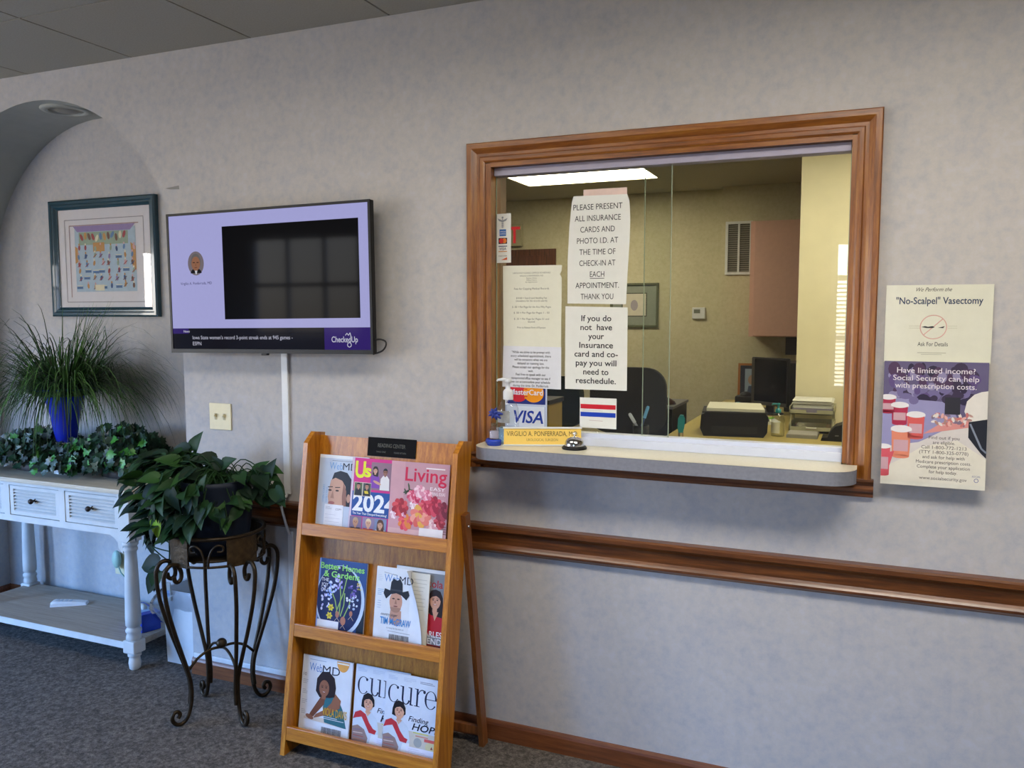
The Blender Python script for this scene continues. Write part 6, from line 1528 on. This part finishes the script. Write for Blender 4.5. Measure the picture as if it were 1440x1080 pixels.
mb = MB(F); mb.prism([(-0.016, 0.03), (-0.022, 0.06), (-0.020, 0.11), (-0.006, 0.132), (0.012, 0.130), (0.020, 0.11), (0.018, 0.07), (0.010, 0.03)], -0.02, 0.02, TEALP, 'y'); mb.build('shell', t)
mb = MB(F); mb.box(-0.018, -0.016, 0, -0.006, 0.016, 0.03, GREYP); mb.box(0.004, -0.016, 0, 0.014, 0.016, 0.035, c('#b09a86')); mb.build('jaw', t)
# black rounded machine at the right edge
t = thing('tape_dispenser', 'rounded black machine at the right end of the desk, half behind the window casing', 'desk machine', (-0.10, 2.30, DZ))
mb = MB(Matrix.Translation((-0.10, 2.30, DZ)))
mb.prism([(-0.11, 0.0), (-0.105, 0.018), (-0.075, 0.02), (-0.06, 0.055), (-0.035, 0.085), (0.0, 0.098), (0.08, 0.10), (0.12, 0.06), (0.13, 0.0)], -0.07, 0.07, BLACKP, 'y'); mb.box(-0.035, -0.074, 0.03, -0.015, -0.0695, 0.036, GREYP); mb.build('body', t)
mb = MB(Matrix.Translation((-0.10, 2.30, DZ))); mb.box(0.005, 0.072, 0.0, 0.12, 0.16, 0.16, GREYP, 0.012); mb.build('handset', t)
# ledger in front of the tray
mb = MB(); mb.box(-0.40, 2.28, DZ, -0.23, 2.47, DZ + 0.018, c('#8f8d86')); mb.box(-0.395, 2.285, DZ + 0.0181, -0.235, 2.465, DZ + 0.022, c('#a5a29a')); tag(mb.build('notepad'), 'grey notepad on the desk in front of the letter tray', 'notepad')

# office chairs
FAB = plain('black_chair_fabric', '#22211f', 0.9, 0.2, 120, bump=0.2)
FABG = plain('dark_green_chair_fabric', '#1d2a20', 0.9, 0.2, 120, bump=0.2)
def office_chair(label, x, y, zt, zb, hw, rot, fab):
    t = thing('office_chair', label, 'chair', (x, y, 0), 'office chairs behind the glass')
    F = Matrix.Translation((x, y, 0)) @ Matrix.Rotation(rot, 4, 'Z')
    pts = []; r_ = 0.55 * hw
    for cx, cz, a0 in ((hw - r_, zb + r_ * 0.8, -90), (hw - r_, zt - r_, 0), (-hw + r_, zt - r_, 90), (-hw + r_, zb + r_ * 0.8, 180)):
        for i in range(9):
            a = math.radians(a0 + 90 * i / 8); pts.append((cx + r_ * math.cos(a), cz + r_ * (0.8 if a0 in (-90, 180) else 1) * math.sin(a)))
    mb = MB(F); mb.prism(pts, -0.035, 0.035, fab, 'y', smooth=True); mb.build('backrest', t)
    mb = MB(F); mb.box(-hw, -0.52, 0.47, hw, -0.03, 0.55, fab, 0.03); mb.build('seat', t)
    mb = MB(F); mb.tube([(0, 0.045, zb + 0.12), (0, 0.07, 0.62), (0, -0.1, 0.455), (0, -0.26, 0.45)], 0.025, BLACKM, 10); mb.build('back_post', t)
    mb = MB(F); mb.lathe([(0.03, 0.09), (0.03, 0.46)], BLACKM, 16, Matrix.Translation((0, -0.26, 0))); mb.build('gas_column', t)
    for k in range(5):
        a = 2 * PI * k / 5 + 0.3
        mb = MB(F); e_ = (0.27 * math.cos(a), -0.26 + 0.27 * math.sin(a), 0.06); mb.tube([(0, -0.26, 0.10), e_], [0.026, 0.018], BLACKM, 8); mb.ball((e_[0], e_[1], 0.03), 0.029, BLACKM, 12); mb.build('base_leg', t)
    for s_ in (-1, 1):
        mb = MB(F); mb.tube([(s_ * hw * 0.9, -0.15, 0.50), (s_ * (hw + 0.03), -0.17, 0.60), (s_ * (hw + 0.03), -0.2, 0.70)], 0.015, BLACKM, 8); mb.box(s_ * (hw + 0.03) - 0.03, -0.36, 0.70, s_ * (hw + 0.03) + 0.03, -0.06, 0.73, BLACKM, 0.012); mb.build('armrest', t)
office_chair('black office chair with a rounded back seen right of the paper notices', -1.365, 2.35, 1.262, 0.845, 0.24, 0.1, FAB)
office_chair('dark green office chair farther left, behind the striped card on the glass', -2.02, 2.75, 1.16, 0.80, 0.23, -0.15, FABG)
# wooden side desk and file box on the left
SD = plain('brown_side_desk', '#8a6f54', 0.5, 0.1, 20)
t = thing('side_table', 'brown wooden side table at the left of the office behind the decals', 'table', (-2.0, 1.8, 0))
mb = MB(); mb.box(-2.45, 1.35, 0.86, -1.655, 2.05, 0.89, SD); mb.build('tabletop', t)
for x in (-2.42, -1.77):
    for y in (1.38, 1.98):
        mb = MB(); mb.box(x, y, 0, x + 0.04, y + 0.04, 0.86, SD); mb.build('leg', t)
t = thing('file_box', 'tan cardboard file box on the side table, behind the striped card', 'box', (-1.78, 1.84, 0.89))
mb = MB(); mb.box(-1.885, 1.72, 0.89, -1.67, 1.96, 1.075, c('#a08a4e')); mb.build('box', t)
mb = MB(); mb.box(-1.895, 1.71, 1.0755, -1.66, 1.97, 1.10, c('#35332e')); mb.build('lid', t)
# pens on the inner ledge
t = thing('pen_cup', 'small black pen cup on the inner ledge of the counter beside the striped card', 'cup', (-0.745, 0.22, CT_Z))
mb = MB(Matrix.Translation((-0.745, 0.22, CT_Z))); mb.lathe([(0.026, 0), (0.028, 0.003), (0.030, 0.055), (0.027, 0.055), (0.025, 0.006), (0.0, 0.006)], BLACKP, 20); mb.build('cup', t)
def pen(label, p0, p1, ca, cb):
    p0, p1 = Vector(p0), Vector(p1); t = thing('ballpoint_pen', label, 'pen', tuple(p0), 'pens in the cup')
    mb = MB(); q = p0.lerp(p1, 0.62); mb.tube([p0, q], 0.0042, c(ca), 8); mb.build('barrel', t)
    mb = MB(); mb.tube([q, p0.lerp(p1, 0.95), p1], [0.0062, 0.0062, 0.004], c(cb), 8); mb.build('cap', t)
pen('ballpoint pen with a sky blue cap standing in the black cup', (-0.755, 0.215, CT_Z + 0.008), (-0.722, 0.235, CT_Z + 0.125), '#27406c', '#6ba8d8')
pen('grey ballpoint pen leaning left in the black cup', (-0.735, 0.225, CT_Z + 0.008), (-0.785, 0.205, CT_Z + 0.098), '#8f9296', '#b5b8bc')

# wall things in the office
t = thing('thermostat', 'small white thermostat on the cream office wall', 'thermostat', (-1.385, OYB, 1.555))
mb = MB(); mb.box(-1.445, OYB - 0.025, 1.555, -1.327, OYB - 0.001, 1.658, WPLAS, 0.006); mb.build('housing', t)
mb = MB(); mb.box(-1.428, OYB - 0.027, 1.605, -1.372, OYB - 0.0255, 1.640, plain('grey_display', '#6f7368', 0.3)); mb.build('display', t)
t = thing('framed_picture', 'small print in a grey-green frame on the office back wall behind the notices', 'picture', (-1.98, OYB, 1.475))
x0, x1, z0, z1 = -2.215, -1.757, 1.475, 1.885
mb = MB(); GF = plain('grey_green_frame', '#5c6048', 0.5)
sweep(mb, [(x0, z0), (x0, z1), (x1, z1), (x1, z0)], [(0, OYB - 0.001), (0, OYB - 0.02), (0.018, OYB - 0.02), (0.022, OYB - 0.012), (0.022, OYB - 0.001)], GF, True); mb.build('frame', t)
mb = MB(frame((x0, OYB - 0.004, z0))); w, h = x1 - x0, z1 - z0
mb.rect(0.02, 0.02, w - 0.02, h - 0.02, c('#8e9488'), 0.0); mb.rect(0.11, 0.10, w - 0.11, h - 0.09, c('#3f4238'), 0.0008); mb.rect(0.118, 0.108, w - 0.118, h - 0.098, c('#d2cbb9'), 0.0012); mb.ell(w / 2, h / 2, 0.035, 0.05, c('#a79fa6'), 0.0016); mb.build('print', t)
BW = OYB - 0.14
t = thing('air_vent', 'white louvred return-air vent on the office wall left of the pink cabinet', 'vent', (-1.03, BW, 1.94))
x0, x1, z0, z1 = -1.142, -0.915, 1.940, 2.397
mb = MB()
for a in ((x0, z0, x0 + 0.022, z1), (x1 - 0.022, z0, x1, z1), (x0 + 0.022, z0, x1 - 0.022, z0 + 0.022), (x0 + 0.022, z1 - 0.022, x1 - 0.022, z1), ((x0 + x1) / 2 - 0.008, z0 + 0.022, (x0 + x1) / 2 + 0.008, z1 - 0.022)): mb.box(a[0], BW - 0.016, a[1], a[2], BW - 0.001, a[3], WPLAS)
mb.build('grille_frame', t)
mb = MB(); mb.box(x0 + 0.022, BW - 0.003, z0 + 0.022, x1 - 0.022, BW - 0.001, z1 - 0.022, c('#55524a'))
for k in range(22): z = z0 + 0.026 + k * 0.0185; mb.add([(x0 + 0.022, BW - 0.013, z), (x1 - 0.022, BW - 0.013, z), (x1 - 0.022, BW - 0.004, z + 0.010), (x0 + 0.022, BW - 0.004, z + 0.010)], [(0, 1, 2, 3)], c('#8b887c'))
mb.build('louvres', t)
PINK = plain('pink_laminate', '#d6aa9a', 0.5, 0.03)
t = thing('wall_cabinet', 'pink wall cabinet hanging on the office wall above the monitor', 'cabinet', (-0.6, 4.5, 1.41))
mb = MB(); mb.box(-0.885, 4.345, 1.412, 0.35, BW - 0.001, 2.355, PINK); mb.build('carcass', t)
for x0, x1 in ((-0.850, -0.26), (-0.255, 0.34)): mb = MB(); mb.box(x0, 4.325, 1.418, x1, 4.3445, 2.349, PINK, 0.003); mb.build('door', t)
mb = MB(); mb.box(-0.62, BW - 0.008, 1.25, -0.42, BW - 0.001, 1.40, c('#35302c')); mb.rect(0, 0, 0, 0, c('#35302c')); tag(mb.build('wall_plaque'), 'dark plaque on the office wall under the pink cabinet', 'plaque')
# exit sign above the brown door
t = thing('exit_sign', 'white exit sign with red letters above the brown office door', 'exit sign', (-3.36, OYB - 0.02, 2.25))
mb = MB(); mb.box(-3.53, OYB - 0.05, 2.262, -3.105, OYB - 0.001, 2.475, c('#b3ad8a'), 0.004); mb.build('housing', t)
mb = MB(frame((-3.53, OYB - 0.0505, 2.262))); mb.text('EXIT', 0.02, 0.03, 0.155, glow('exit_red', '#c4262a', 0.8), 0.0006, 'l', 0.39, bold=0.02); mb.build('lettering', t)
# fluorescent troffer at the back, plus an unseen one added at the front
for (x0, x1, y0, y1), lb in (((LX0, LX1, LY0, LY1), 'bright fluorescent ceiling light panel at the back of the office, seen through the glass'), ((NX0, NX1, NY0, NY1), 'unseen fluorescent ceiling panel added over the front desk to warm its light')):
    t = thing('ceiling_light', lb, 'ceiling light', ((x0 + x1) / 2, (y0 + y1) / 2, H), 'office ceiling lights')
    mb = MB(); e_ = 0.018
    for a in ((x0, y0, x1, y0 + e_), (x0, y1 - e_, x1, y1), (x0, y0 + e_, x0 + e_, y1 - e_), (x1 - e_, y0 + e_, x1, y1 - e_)): mb.box(a[0], a[1], H - 0.004, a[2], a[3], H + 0.02, c('#cfc9b0'))
    mb.build('frame', t)
    mb = MB(); mb.box(x0 + e_, y0 + e_, H, x1 - e_, y1 - e_, H + 0.01, glow('lamp_diffuser', '#fff2d6', OFFICE_LAMP, 0.5)); mb.build('diffuser', t)
